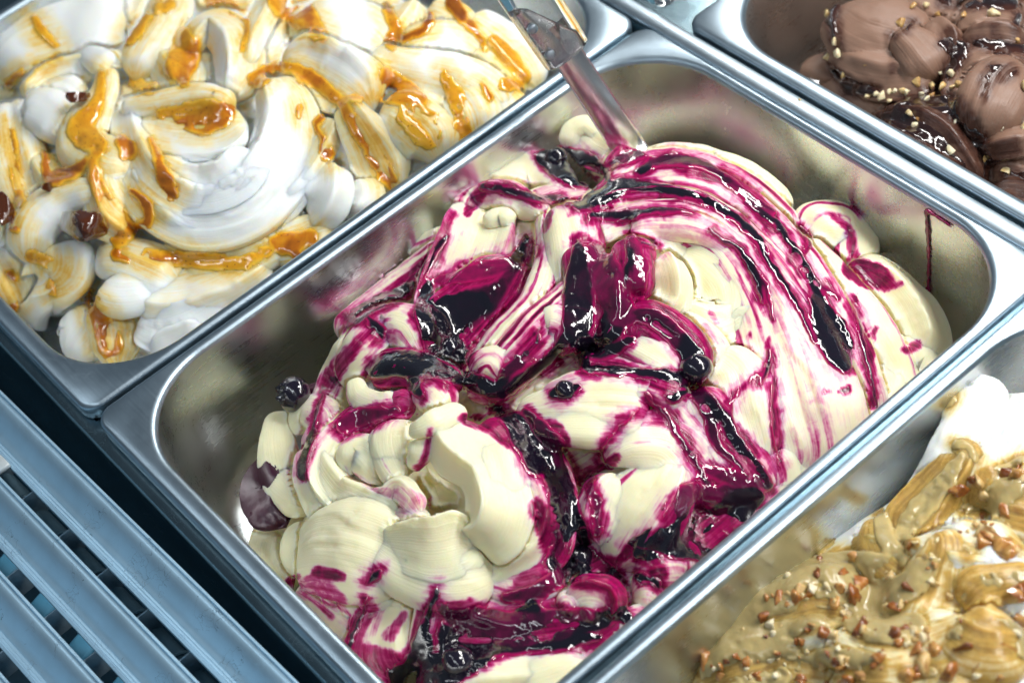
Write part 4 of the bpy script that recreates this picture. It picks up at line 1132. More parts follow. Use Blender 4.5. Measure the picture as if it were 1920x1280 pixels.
B_SAUCE = [
    # behind the spatula
    (0.9, [(1020, 300, 14), (1060, 312, 30), (1110, 325, 26), (1130, 350, 16)]), (0.5, [(1150, 310, 10), (1190, 290, 14), (1210, 290, 6)]),
    # down the left shoulder
    (0.7, [(905, 352, 9), (960, 362, 8), (1010, 372, 7), (1060, 372, 8)]),
    (1.0, [(838, 445, 6), (780, 520, 10), (720, 565, 12), (660, 590, 10), (650, 610, 4)]),
    # trough pool
    (0.35, [(1000, 470, 12), (960, 490, 16), (900, 510, 18), (830, 525, 12), (800, 530, 8)]), (0.55, [(980, 490, 10), (930, 550, 22), (880, 580, 40), (840, 600, 40)]), (1.0, [(900, 570, 18), (850, 590, 34), (825, 630, 34), (850, 660, 26), (870, 665, 14)]),
    (0.95, [(990, 450, 9), (975, 478, 11), (968, 485, 8)]),
    # dark band across the left cluster
    (0.8, [(690, 600, 6), (712, 628, 12), (700, 640, 8)]), (0.85, [(700, 690, 18), (760, 680, 24), (810, 692, 20), (870, 710, 16), (920, 730, 16)]), (0.9, [(780, 720, 14), (790, 740, 8)]),
    (0.4, [(640, 800, 14), (690, 782, 16), (740, 770, 10)]),
    # rope
    (0.9, [(930, 735, 12), (960, 690, 10), (985, 650, 12), (1000, 620, 6)]), (0.7, [(1070, 600, 10), (1040, 660, 12), (980, 710, 12), (940, 740, 12)]),
    # centre pile
    (0.6, [(1085, 460, 10), (1085, 520, 16), (1080, 580, 18), (1070, 640, 14)]), (0.95, [(1078, 560, 12), (1075, 620, 16), (1078, 635, 10)]), (0.35, [(1120, 470, 16), (1130, 520, 24), (1145, 560, 24)]), (0.75, [(1160, 540, 12), (1150, 600, 24), (1120, 650, 16)]), (0.35, [(1180, 450, 12), (1195, 500, 18), (1198, 545, 14)]), (0.8, [(1200, 455, 5), (1235, 462, 5)]),
    (0.9, [(1180, 470, 6), (1175, 520, 8), (1165, 560, 8)]),
    # arc
    (1.0, [(1085, 385, 12), (1130, 372, 18), (1180, 350, 14), (1260, 358, 10), (1340, 385, 9), (1400, 425, 8), (1450, 500, 7), (1500, 580, 6), (1530, 640, 4)]),
    (0.5, [(1190, 325, 6), (1240, 300, 12), (1310, 310, 12), (1380, 345, 9), (1450, 400, 7)]), (0.9, [(1200, 322, 9), (1215, 318, 7)]),
    (0.8, [(1110, 410, 8), (1180, 405, 9), (1260, 395, 6), (1300, 400, 3)]), (0.8, [(1330, 430, 5), (1390, 470, 7), (1430, 530, 6), (1450, 600, 4)]),
    (0.75, [(1400, 380, 5), (1460, 430, 7), (1510, 500, 9), (1540, 560, 12)]), (1.0, [(1530, 560, 12), (1548, 600, 24), (1570, 650, 26), (1585, 685, 14)]), (0.85, [(1360, 340, 4), (1430, 395, 6), (1480, 455, 6), (1530, 520, 5), (1570, 560, 4)]),
    (0.8, [(1385, 470, 6), (1415, 510, 9), (1425, 550, 7), (1430, 570, 4)]),
    (0.85, [(1600, 560, 4), (1615, 630, 6), (1630, 700, 6), (1640, 760, 5)]), (0.8, [(1500, 430, 5), (1515, 450, 6), (1510, 470, 4)]),
    (0.85, [(1420, 720, 4), (1435, 690, 7), (1443, 660, 4)]), (0.85, [(1445, 720, 4), (1452, 800, 3), (1462, 880, 3)]),
    # petal
    (0.55, [(1175, 588, 12), (1225, 600, 20), (1275, 640, 20), (1315, 690, 12)]), (0.85, [(1290, 640, 10), (1300, 680, 20), (1310, 700, 14)]), (0.9, [(1130, 640, 8), (1100, 660, 14), (1100, 690, 12), (1160, 695, 10), (1230, 700, 10), (1290, 710, 14)]),
    (0.9, [(1040, 735, 12), (1060, 733, 14), (1080, 728, 8)]),
    # ribbons down the right front
    (0.55, [(1290, 720, 16), (1330, 760, 20), (1340, 820, 12), (1390, 880, 10)]), (0.75, [(1330, 750, 10), (1380, 820, 12), (1420, 880, 14), (1440, 910, 10)]), (0.55, [(1215, 740, 6), (1260, 790, 8), (1300, 860, 10), (1330, 910, 10)]), (0.9, [(1260, 740, 14), (1280, 730, 10)]),
    (0.4, [(1200, 770, 4), (1160, 800, 4), (1110, 860, 3)]),
    (0.6, [(1420, 700, 3), (1380, 740, 4), (1360, 790, 5)]),
    # pool in the right front
    (0.5, [(1260, 970, 14), (1330, 930, 16), (1390, 920, 16), (1430, 905, 10)]), (1.0, [(1190, 1020, 10), (1260, 1000, 24), (1330, 990, 34), (1390, 950, 30), (1420, 930, 14)]), (1.0, [(1320, 1030, 20), (1370, 990, 20)]),
    # ribbon over the middle down to the front
    (0.8, [(925, 765, 10), (960, 790, 16), (990, 830, 24), (1010, 870, 26)]), (0.55, [(985, 775, 10), (1030, 820, 20), (1050, 880, 24), (1060, 940, 26)]), (0.9, [(1000, 860, 18), (1020, 860, 14)]), (1.0, [(1040, 900, 20), (1060, 960, 26), (1080, 1020, 26), (1090, 1060, 20)]), (0.4, [(1100, 890, 10), (1120, 950, 12), (1120, 1000, 10)]), (0.6, [(1010, 960, 8), (1040, 1010, 12), (1030, 1060, 10)]),
    # front pools
    (0.85, [(1050, 1060, 22), (1100, 1070, 30), (1150, 1090, 22), (1160, 1140, 16), (1180, 1160, 10)]), (0.85, [(1195, 1040, 12), (1220, 1045, 14), (1240, 1055, 10)]), (0.85, [(1200, 1080, 10), (1230, 1095, 14), (1225, 1105, 8)]),
    (0.75, [(830, 1180, 14), (860, 1220, 34), (930, 1200, 30), (1010, 1190, 24), (1090, 1170, 22), (1150, 1150, 14)]), (0.95, [(820, 1100, 6), (800, 1160, 8), (790, 1220, 18), (770, 1265, 20), (820, 1270, 20)]), (0.35, [(950, 1160, 8), (1030, 1150, 12), (1100, 1150, 12)]),
    (0.95, [(1000, 1210, 10), (1060, 1205, 12), (1120, 1195, 8)]), (0.9, [(990, 1120, 10), (1000, 1140, 14), (970, 1145, 8)]),
    (0.95, [(690, 1090, 5), (705, 1075, 8), (712, 1065, 5)]), (0.9, [(690, 1120, 4), (670, 1170, 6), (655, 1215, 7)]),
    (0.85, [(606, 740, 4), (590, 800, 6), (572, 860, 8), (566, 895, 7)]),
    (0.7, [(1090, 470, 14), (1085, 540, 26), (1080, 600, 28)]), (0.4, [(1130, 480, 20), (1150, 540, 30), (1165, 590, 26)]), (0.75, [(1090, 640, 18), (1130, 660, 16), (1180, 640, 10)]),
    (0.6, [(1000, 620, 14), (985, 660, 18), (950, 700, 16)]),
    (0.95, [(800, 545, 14), (795, 590, 20), (815, 620, 24)]), (0.9, [(760, 545, 10), (700, 575, 12), (665, 600, 8)]), (0.4, [(1250, 960, 16), (1290, 925, 18), (1330, 930, 22)]), (0.45, [(1330, 880, 10), (1380, 900, 18), (1420, 900, 12)]),
    (0.5, [(830, 1140, 16), (880, 1165, 34), (960, 1180, 34), (1050, 1170, 30)]), (0.9, [(750, 1268, 24), (830, 1258, 30), (900, 1235, 18)]), (1.0, [(1230, 1012, 20), (1300, 1010, 32), (1380, 970, 30)]), (0.45, [(950, 1120, 10), (1010, 1105, 16), (1050, 1080, 18)]),
 ]
T.stains(B_STAIN, EXT, soft=5.0)
T.stains([(0.8, 1.0, [(x, y, r + 4) for x, y, r in s[1]]) for s in B_SAUCE], EXT, soft=10.0, warp=(8.0, 4.0), seed=21)
T.stains([(0.3, 1.0, [(x, y, r + 13) for x, y, r in s[1]]) for s in B_SAUCE], EXT, soft=20.0, warp=(10.0, 5.0), seed=33)
T.build_folds()
B_SAUCE = [(k, [(x, y, r * (1.18 if k > 0.6 else 1.05) + 1) for x, y, r in p]) for k, p in B_SAUCE]
bsauce = T.sauce(B_SAUCE, EXT, BERRY, name="berry_sauce", tmax=1.05, edge=18.0, lumps=0.35, fe=6.0, thick_gain=1.18)


# whole berries sunk in the sauce
BLUE = sauce_mat("blueberry_skin", [(0.0, (0.030, 0.006, 0.018)), (0.5, (0.010, 0.006, 0.016)), (1.0, (0.006, 0.006, 0.014))], rough=0.14)
bV, bF = berry_mesh()
for (px, py, r, rx, rz) in [(552, 738, 8.5, 0.9, -0.6), (1042, 298, 6.5, 2.5, 2), (845, 655, 6.5, 2.6, 0.4), (1305, 690, 7, 2.7, 1.2), (1062, 733, 5, 2.1, 0), (860, 1238, 7, 2.6, 0.3), (1082, 1050, 7.5, 0.6, -0.4)]:
    Pc, dep = T.at(np.array(float(px)), np.array(float(py)), T.Dsm)
    if dep > 1e6 or px == 552: Pc = unproj(px, py, T.z(px, py) + 6.0)
    Pc = Pc + FWD * (r * (0.4 if px not in (552, 860, 1305) else -0.15) - 0.8)
    o = mesh_object("blueberry", orient(Pc, bV, r, rx, 0.3, rz), bF, BLUE, bsauce, dict(thick=np.full(len(bV), 0.6)))

# sauce run down the back wall of the pan
def on_wall(px, py, lift=0.0):
    d = FWD + (px - 960) / FPX * RGT + (py - 640) / FPX * DWN
    # wall plane: y = 333.5 + 0.085 z
    s = (333.2 - lift - CAM[1] + 0.085 * CAM[2]) / (d[1] - 0.085 * d[2])
    return CAM + s * d


def wall_drip(pts, name="wall_drip"):
    C, u = catmull(np.array([list(on_wall(x, y, 0.1)) + [w] for x, y, w in pts]), 1.0)
    V = []
    for i, q in enumerate(C):
        t = C[min(i + 1, len(C) - 1), :3] - C[max(i - 1, 0), :3]; t /= np.linalg.norm(t)
        sdv = np.cross(t, [0, 1, 0]); sdv /= np.linalg.norm(sdv)
        w = q[3] * (1 + 0.35 * math.sin(i * 0.9) * math.sin(i * 0.37)) * (0.3 if i in (0, len(C) - 1) else 1)
        for k in range(10):
            a_ = 2 * math.pi * k / 10
            V.append(q[:3] + sdv * w * math.cos(a_) + np.array([0, -0.7, 0]) * w * math.sin(a_))
    return mesh_object(name, V, [tuple(x) for x in grid_faces(len(C), 10, True)], BERRY, gel, dict(thick=np.full(len(V), 0.35), film=np.ones(len(V))))


wall_drip([(1736, 392, 1.0), (1739, 430, 1.1), (1741, 480, 0.8), (1740, 530, 0.8), (1738, 555, 1.6)])
wall_drip([(1736, 394, 1.2), (1752, 404, 0.9), (1785, 426, 0.5)])
wall_drip([(1595, 384, 0.9), (1598, 390, 0.9)])


# ------------------------------------------------------------------ caramel gelato (left pan)
WHITE = cream_mat("white_cream_caramel", [(0.0, (0.83, 0.86, 0.84)), (0.2, (0.86, 0.76, 0.48)), (0.4, (0.87, 0.58, 0.14)), (0.7, (0.80, 0.40, 0.03)), (1.0, (0.30, 0.08, 0.006))])
CARAMEL = sauce_mat("caramel_sauce", [(0.0, (0.90, 0.56, 0.06)), (0.25, (0.80, 0.39, 0.015)), (0.55, (0.50, 0.15, 0.006)), (1.0, (0.13, 0.028, 0.004))], rough=0.10, sss=0.2, film=0.4, specks=(420.0, 0.16, (0.25, 0.06, 0.01)))
gel2 = thing("caramel_gelato", "white gelato mound streaked with shiny amber caramel sauce", "gelato")
T = Tub(gel2, [(400, 250, 8), (1000, 140, -20), (860, 250, -18), (700, 350, -20), (560, 440, -22), (420, 540, -26), (300, 630, -32), (150, 650, -46), (60, 590, -56), (-20, 540, -30), (60, 440, -12), (100, 250, -4), (100, 60, -12), (300, 60, 0),
               (600, 60, -4), (850, 60, -10), (960, 60, -20), (650, 180, 4), (850, 170, -6), (600, 320, -6), (-100, 300, -12), (-100, 0, -20), (400, -100, -14), (800, -80, -20), (200, 480, -20), (230, 340, 2), (480, 120, 6)], WHITE, 1.15)
T.crest = 0.65
f = T.fold
f([(-60, 420, -16, 46), (150, 330, -18, 58), (400, 200, -18, 66), (650, 90, -18, 60), (850, 30, -18, 46)], dome=0.6, name="core")
f([(120, 560, -12, 36), (330, 480, -18, 44), (560, 340, -18, 48), (780, 220, -18, 44), (940, 130, -16, 34)], dome=0.6, name="core")
f([(-120, 160, -16, 46), (100, 60, -16, 50), (350, -30, -16, 50), (600, -60, -16, 46)], dome=0.6, name="core")
# great bowl-shaped swoosh
f([(232, 185, 6, 7), (238, 250, 8, 13), (275, 325, 9, 18), (360, 372, 9, 20), (450, 345, 10, 21), (515, 270, 11, 20), (530, 190, 11, 16), (500, 130, 9, 9)], dome=0.75, ridges=6, amp=0.05, prof='ridge', off=-0.45, ledges=4)
f([(250, 300, 5, 8), (310, 372, 5, 11), (400, 408, 4, 13), (480, 385, 4, 13), (550, 320, 4, 12), (585, 255, 4, 8)], dome=0.65, ridges=6, amp=0.10)
f([(250, 215, 7, 12), (320, 222, 4, 20), (400, 225, 4, 20), (455, 205, 7, 12)], dome=0.45, prof='bowl')
f([(225, 195, 9, 5), (290, 182, 10, 7), (370, 170, 10, 8), (435, 185, 9, 6)], dome=0.8, streaks=[(-0.2, .3, .2, 1, .35)])
f([(278, 290, 8, 10), (340, 330, 7, 16), (420, 320, 8, 16), (470, 260, 9, 14)], dome=0.5, ridges=2, amp=0.05)
# curl
f([(352, 90, 6, 6), (365, 48, 12, 9), (400, 28, 14, 12), (435, 60, 13, 14), (440, 120, 10, 13), (425, 165, 6, 10)], dome=0.8)
f([(300, 80, 4, 12), (330, 120, 6, 14), (340, 165, 6, 11)], dome=0.6, stain=0.15)
f([(245, 130, 5, 10), (270, 80, 6, 14), (300, 30, 4, 14), (320, -20, 0, 12)], dome=0.6)
f([(462, 110, 8, 5), (470, 60, 9, 8), (490, 15, 8, 9), (510, -30, 4, 9)], dome=0.7)
f([(515, 95, 8, 12), (575, 95, 13, 19), (640, 125, 12, 20), (690, 170, 7, 14)], dome=0.65, cap=(1, .8))
f([(545, 10, 4, 14), (620, 30, 6, 22), (690, 60, 4, 20), (730, 90, 0, 12)], dome=0.5)
f([(-20, 120, 0, 18), (60, 70, 2, 24), (140, 45, 3, 26), (220, 30, 2, 20)], dome=0.5)
f([(60, 20, 2, 14), (130, 0, 4, 18), (220, -20, 2, 16)], dome=0.5)
# left curls
f([(40, 170, 6, 6), (80, 130, 9, 10), (140, 110, 10, 11), (205, 98, 9, 8), (225, 112, 7, 5)], dome=0.8, streaks=[(-0.3, .3, 0, 1, .3), (0.8, .2, 0, .6, .6)])
f([(150, 92, 11, 5), (175, 100, 12, 8), (205, 118, 10, 8)], dome=0.7)
f([(60, 170, 4, 10), (110, 160, 6, 11), (160, 150, 5, 9)], dome=0.6)
f([(35, 205, 6, 11), (70, 190, 9, 14), (105, 215, 8, 13), (120, 255, 4, 9)], dome=0.7)
f([(10, 180, 2, 14), (15, 260, 4, 17), (35, 340, 4, 17), (60, 400, 0, 12)], dome=0.6, ridges=2, streaks=[(0.1, .3, .2, 1, .5)])
f([(-70, 220, -2, 18), (-60, 330, 0, 22), (-30, 430, -4, 18)], dome=0.6)
f([(70, 270, 3, 13), (105, 320, 3, 14), (150, 330, 2, 11)], dome=0.6, stain=0.1)
f([(195, 125, 8, 6), (190, 165, 9, 8), (155, 215, 10, 13), (150, 260, 9, 14), (200, 290, 8, 14), (245, 300, 5, 9)], dome=0.65, stain=0.22)
f([(190, 290, 6, 9), (182, 330, 8, 10), (200, 380, 6, 13), (240, 420, 3, 13)], dome=0.65, stain=0.25, ridges=3)
f([(185, 345, 8, 8), (130, 355, 10, 10), (85, 378, 11, 13), (55, 415, 8, 13), (45, 470, 3, 12)], dome=0.75)
f([(60, 450, 2, 12), (80, 500, 2, 15), (55, 560, -2, 14), (30, 590, -6, 10)], dome=0.65, ridges=2)
f([(-40, 450, 2, 14), (-10, 520, 0, 18), (20, 575, -4, 14)], dome=0.6)
f([(110, 430, 4, 12), (120, 490, 2, 15), (100, 545, -4, 12)], dome=0.6)
# under the swoosh
f([(170, 480, 2, 11), (220, 470, 4, 13), (290, 495, 3, 14), (330, 520, 0, 10)], dome=0.6)
f([(185, 520, 3, 10), (225, 535, 4, 13), (290, 530, 3, 11)], dome=0.6)
f([(300, 430, 2, 10), (360, 445, 3, 12), (430, 435, 3, 13), (480, 410, 2, 10)], dome=0.6, ridges=3)
f([(340, 470, 0, 11), (410, 475, 1, 14), (480, 455, 1, 13), (540, 430, 0, 10)], dome=0.55)
f([(600, 290, 4, 12), (598, 345, 4, 16), (583, 395, 0, 14)], dome=0.55, cap=(1, .5), sq=.7)
f([(660, 320, 3, 9), (668, 355, 3, 13), (655, 395, -2, 11)], dome=0.55, cap=(1, .5), sq=.7)
f([(520, 370, 2, 9), (525, 405, 1, 12), (500, 440, -2, 10)], dome=0.55, cap=(1, .5))
f([(622, 205, 5, 7), (600, 250, 6, 10), (570, 305, 5, 10), (535, 345, 3, 8)], dome=0.7, ridges=5, amp=.14)
# caramel fan
f([(640, 185, 6, 7), (670, 225, 8, 12), (705, 285, 5, 15), (735, 340, 0, 13)], dome=0.55, ridges=5, amp=0.10, stain=0.2)
f([(705, 190, 7, 8), (755, 205, 10, 14), (805, 240, 8, 16), (825, 285, 2, 11)], dome=0.65, stain=0.12)
f([(690, 95, 6, 7), (745, 112, 9, 12), (825, 125, 9, 14), (900, 155, 5, 14), (945, 205, 0, 12)], dome=0.7, lip=-0.1)
f([(730, 150, 6, 14), (790, 170, 5, 16), (850, 190, 3, 14)], dome=0.5, stain=0.15)
f([(845, 150, 6, 12), (880, 195, 4, 15), (895, 250, -2, 12)], dome=0.6, ridges=3, streaks=[(0.1, .3, 0, 1, .5)])
f([(905, 160, 4, 9), (945, 190, 2, 12), (960, 225, -2, 9)], dome=0.6)
f([(715, 60, 2, 11), (745, 25, 5, 13), (770, -10, 2, 11)], dome=0.6, stain=.2)
f([(750, 80, 7, 8), (800, 62, 8, 11), (850, 60, 6, 11), (900, 85, 2, 9)], dome=0.6)
f([(868, 20, 5, 9), (915, 42, 8, 13), (965, 88, 6, 14), (1005, 140, 0, 11)], dome=0.65, ridges=2)
f([(880, 80, 4, 10), (930, 110, 4, 13), (975, 155, 0, 11)], dome=0.6, stain=0.15)
f([(800, 10, 2, 10), (840, 20, 4, 12), (880, 50, 2, 9)], dome=0.6)
# lowest skirts
f([(130, 560, 0, 11), (150, 605, 0, 14), (120, 655, -4, 12)], dome=0.6, ridges=3)
f([(185, 540, 2, 10), (205, 600, 2, 14), (210, 670, -4, 12)], dome=0.6, stain=0.3)
f([(250, 590, 1, 10), (300, 600, 2, 14), (360, 580, 1, 14), (420, 545, 0, 11)], dome=0.55, ridges=4, amp=.12)
f([(250, 545, 2, 12), (340, 540, 3, 15), (430, 510, 2, 14), (500, 470, 0, 11)], dome=0.5, stain=0.1)
f([(500, 465, 0, 11), (560, 440, 1, 13), (620, 410, 0, 11)], dome=0.5, stain=0.25)
f([(270, 640, 0, 10), (320, 630, 0, 11), (380, 600, 0, 9)], dome=0.6, ridges=3)
T.settle()
EXT = (-260, -160, 1120, 760)
C_SAUCE = [
    (0.25, [(300, 212, 8), (350, 205, 12), (400, 195, 10)]), (0.5, [(335, 228, 8), (380, 230, 18), (420, 212, 20), (432, 200, 8)]), (0.6, [(284, 262, 3), (298, 300, 6), (312, 345, 11), (320, 360, 12)]),
    (0.3, [(245, 70, 12), (262, 50, 14), (278, 36, 8)]), (0.3, [(330, 130, 20), (345, 85, 16), (348, 60, 8)]), (0.5, [(340, 150, 14), (360, 110, 10), (370, 75, 5)]), (0.2, [(250, 150, 12), (270, 168, 10), (290, 160, 6)]),
    (0.45, [(480, 150, 14), (510, 128, 10), (545, 128, 10), (590, 155, 12), (632, 188, 10)]), (0.35, [(520, 5, 14), (560, 30, 22), (595, 60, 14)]), (0.6, [(570, 5, 8), (580, 40, 8)]), (0.4, [(400, 5, 10), (440, 15, 8), (462, 40, 5), (452, 95, 3)]), (0.3, [(300, 15, 10), (320, 5, 8)]),
    (0.35, [(190, 140, 5), (180, 200, 12), (150, 240, 20), (185, 275, 16)]), (0.5, [(230, 265, 10), (245, 285, 12), (235, 290, 8)]), (0.35, [(180, 300, 8), (185, 345, 12), (205, 385, 16), (235, 425, 14), (225, 455, 12)]), (0.6, [(250, 360, 5), (270, 375, 8), (280, 410, 8), (250, 430, 8)]),
    (0.4, [(20, 250, 6), (25, 310, 8), (38, 375, 10)]), (0.6, [(85, 290, 6), (95, 335, 12), (140, 320, 10), (165, 300, 5)]), (0.6, [(10, 395, 12), (30, 420, 14)]), (0.5, [(15, 160, 8), (40, 140, 6)]), (0.5, [(70, 130, 8), (85, 125, 6), (110, 105, 4)]), (0.3, [(60, 30, 5), (75, 60, 6), (100, 85, 4)]),
    (0.7, [(600, 225, 6), (592, 240, 5), (607, 258, 4), (614, 290, 11)]), (0.4, [(565, 200, 5), (562, 215, 4)]),
    (0.5, [(645, 195, 8), (680, 250, 12), (715, 315, 14), (730, 345, 10)]), (0.35, [(650, 190, 5), (710, 185, 8), (760, 190, 6), (810, 220, 4)]), (0.2, [(765, 220, 20), (800, 255, 20)]), (0.45, [(720, 130, 8), (735, 155, 20), (760, 175, 20), (790, 190, 10)]), (0.35, [(835, 140, 6), (858, 190, 14), (868, 250, 14)]), (0.6, [(905, 155, 4), (918, 185, 7)]),
    (0.35, [(930, 80, 10), (955, 110, 14), (985, 150, 10)]), (0.6, [(880, 45, 8), (900, 70, 5), (910, 90, 3)]), (0.45, [(725, 15, 8), (745, 60, 12), (730, 80, 8)]), (0.85, [(760, 75, 5), (795, 55, 6), (805, 30, 5)]), (0.9, [(850, 10, 14), (865, 30, 10)]), (0.4, [(950, 160, 10), (975, 165, 8)]),
    (0.45, [(165, 550, 10), (190, 600, 16), (205, 650, 22)]), (0.7, [(195, 640, 10), (185, 580, 6)]), (0.3, [(280, 478, 10), (370, 490, 14), (450, 495, 12), (500, 470, 10)]), (0.55, [(220, 480, 8), (270, 490, 6), (330, 485, 5)]), (0.5, [(530, 455, 18), (580, 445, 14)]), (0.7, [(550, 460, 10), (560, 475, 8)]), (0.6, [(20, 520, 12), (15, 570, 16)]), (0.3, [(60, 480, 10), (120, 510, 8), (100, 540, 12)]),
]
T.stains([(0.24, 1.7, [(x, y, r + 24) for x, y, r in s[1]]) for s in C_SAUCE] + [(0.42, 1.4, [(x, y, r + 7) for x, y, r in s[1]]) for s in C_SAUCE], EXT, soft=10.0, cell=2.5)
T.build_folds()
T.sauce([(k, [(x, y, r * 1.15 + 4) for x, y, r in p]) for k, p in C_SAUCE], EXT, CARAMEL, name="caramel_sauce", cell=2.5, tmax=1.6, lumps=0.3, edge=15.0, fe=8.0)
CH = sauce_mat("candied_chunk", [(0.0, (0.10, 0.022, 0.004)), (1.0, (0.05, 0.012, 0.004))], rough=0.12)
for (px, py, r, sdd, sc) in ((168, 425, 14, 3, (1.0, 1.25, .9)), (150, 188, 8.5, 8, (1.4, .8, .7)), (20, 400, 9, 12, (1.3, 1, .7)), (95, 350, 5, 15, (1, 1, 1))):
    Vc, Fc = chunk_mesh(sdd, 22, 14, 0.3)
    Pc, _ = T.at(np.array(px), np.array(py), T.Dsm)
    o = mesh_object("candied_chunk", orient(Pc - FWD * r * 1.25, Vc * np.array(sc), r, .4, .3, sdd), Fc, CH, gel2, dict(thick=np.full(len(Vc), .5)))
    o["label"] = "dark brown glossy candied chunk"


# ------------------------------------------------------------------ nut praline gelato (right front pan)
WHITE2 = cream_mat("white_cream_praline", [(0.0, (0.80, 0.82, 0.79)), (0.25, (0.80, 0.70, 0.42)), (0.5, (0.60, 0.38, 0.09)), (0.75, (0.42, 0.26, 0.07)), (1.0, (0.28, 0.15, 0.035))], rough=(.45, .25))
PRALINE = sauce_mat("praline_sauce", [(0.0, (0.58, 0.44, 0.17)), (0.4, (0.46, 0.36, 0.15)), (1.0, (0.30, 0.22, 0.085))], rough=0.26, coat=0.5, sss=0.2, film=0.3, bump=0.0012, grain=140.0)
gel3 = thing("praline_gelato", "white gelato mound covered with olive brown nut praline sauce", "gelato")
T = Tub(gel3, [(1290, 1290, -48), (1390, 1130, -44), (1560, 1040, -40), (1690, 900, -32), (1790, 720, -22), (1900, 720, -28), (1910, 900, -8), (1800, 1000, -4), (1700, 1100, -12), (1600, 1200, -12), (1500, 1200, -24), (1700, 1280, -4), (1900, 1200, 2), (1430, 1290, -30), (2000, 800, -20), (2050, 1000, -4), (1900, 1400, -8), (1600, 1400, -20)], WHITE2, 1.0)
T.crest = 0.4
f = T.fold
f([(1440, 1270, -14, 32), (1620, 1160, -18, 42), (1800, 1030, -18, 42), (1930, 880, -18, 38), (2000, 760, -16, 30)], dome=0.6, name="core")
f([(1500, 1310, -46, 46), (1720, 1180, -50, 58), (1900, 1010, -50, 58), (2010, 860, -46, 46)], dome=0.42, name="core")
f([(1560, 1380, -16, 50), (1800, 1240, -16, 60), (2000, 1080, -16, 56)], dome=0.6, name="core")
f([(1856, 700, 12, 9), (1828, 760, 14, 12), (1800, 825, 12, 13), (1760, 895, 8, 12), (1715, 960, 3, 9)], dome=0.85, nz=2.0, cap=(.6, 1))
f([(1840, 780, 6, 12), (1850, 850, 6, 14), (1820, 920, 5, 14)], dome=0.6, nz=2.2)
f([(1900, 725, 4, 8), (1885, 790, 4, 11), (1900, 850, 2, 12)], dome=0.7, nz=2.6)
f([(1940, 740, 2, 11), (1930, 830, 2, 14), (1900, 900, 2, 14)], dome=0.6, nz=2.2)
f([(1805, 838, 14, 6), (1790, 870, 15, 9), (1750, 920, 13, 12), (1712, 965, 10, 13), (1690, 1000, 5, 9)], dome=0.7, stain=0.72, nz=1.4)
f([(1780, 840, 15, 4), (1808, 835, 16, 6), (1830, 860, 13, 6)], dome=0.7, stain=0.6)
f([(1700, 1010, 6, 11), (1770, 1020, 9, 15), (1850, 1030, 9, 17), (1940, 1030, 7, 17)], dome=0.55, nz=1.4)
f([(1648, 962, 8, 6), (1652, 1000, 8, 10), (1680, 1045, 6, 11), (1720, 1065, 4, 9)], dome=0.7, stain=0.6)
f([(1575, 1045, 2, 7), (1600, 1030, 4, 9), (1640, 1010, 4, 9)], dome=0.7)
f([(1395, 1160, 0, 16), (1470, 1105, 3, 20), (1570, 1065, 4, 22), (1660, 1060, 4, 20), (1720, 1090, 2, 14)], dome=0.55, stain=0.6, nz=2)
f([(1330, 1250, 0, 16), (1430, 1190, 3, 22), (1540, 1150, 5, 24), (1640, 1150, 5, 22)], dome=0.5, stain=0.6, nz=2)
f([(1290, 1300, 0, 14), (1380, 1260, 2, 18), (1480, 1240, 3, 20), (1600, 1250, 3, 20)], dome=0.5, stain=0.4, nz=2)
f([(1755, 1000, 8, 6), (1772, 1015, 12, 9), (1758, 1070, 11, 13), (1735, 1130, 8, 15), (1700, 1190, 4, 13)], dome=0.65, stain=0.4, ridges=3, amp=0.08)
f([(1790, 1060, 8, 12), (1850, 1070, 8, 16), (1930, 1060, 6, 16)], dome=0.5)
f([(1805, 1125, 8, 7), (1835, 1092, 12, 9), (1890, 1080, 12, 8), (1950, 1070, 10, 8)], dome=0.75, stain=0.62)
f([(1490, 1210, 8, 6), (1530, 1185, 10, 7), (1560, 1160, 9, 5)], dome=0.6, nz=.8)
f([(1560, 1180, 9, 7), (1600, 1200, 10, 12), (1670, 1220, 9, 14), (1750, 1200, 8, 14), (1830, 1160, 6, 13)], dome=0.55, stain=0.2, ridges=3)
f([(1560, 1260, 6, 16), (1660, 1270, 8, 20), (1780, 1240, 9, 22), (1900, 1190, 8, 22)], dome=0.5, stain=0.35, nz=2)
f([(1780, 1170, 9, 12), (1850, 1190, 11, 17), (1930, 1180, 10, 17)], dome=0.6, stain=0.5, nz=2)
f([(1600, 1330, 4, 20), (1760, 1310, 6, 24), (1920, 1270, 6, 24)], dome=0.5, stain=0.4, nz=2)
f([(1860, 920, 6, 13), (1920, 930, 5, 17), (1990, 920, 2, 17)], dome=0.5, stain=0.3, nz=2)
T.settle()
EXT = (1240, 660, 2060, 1420)
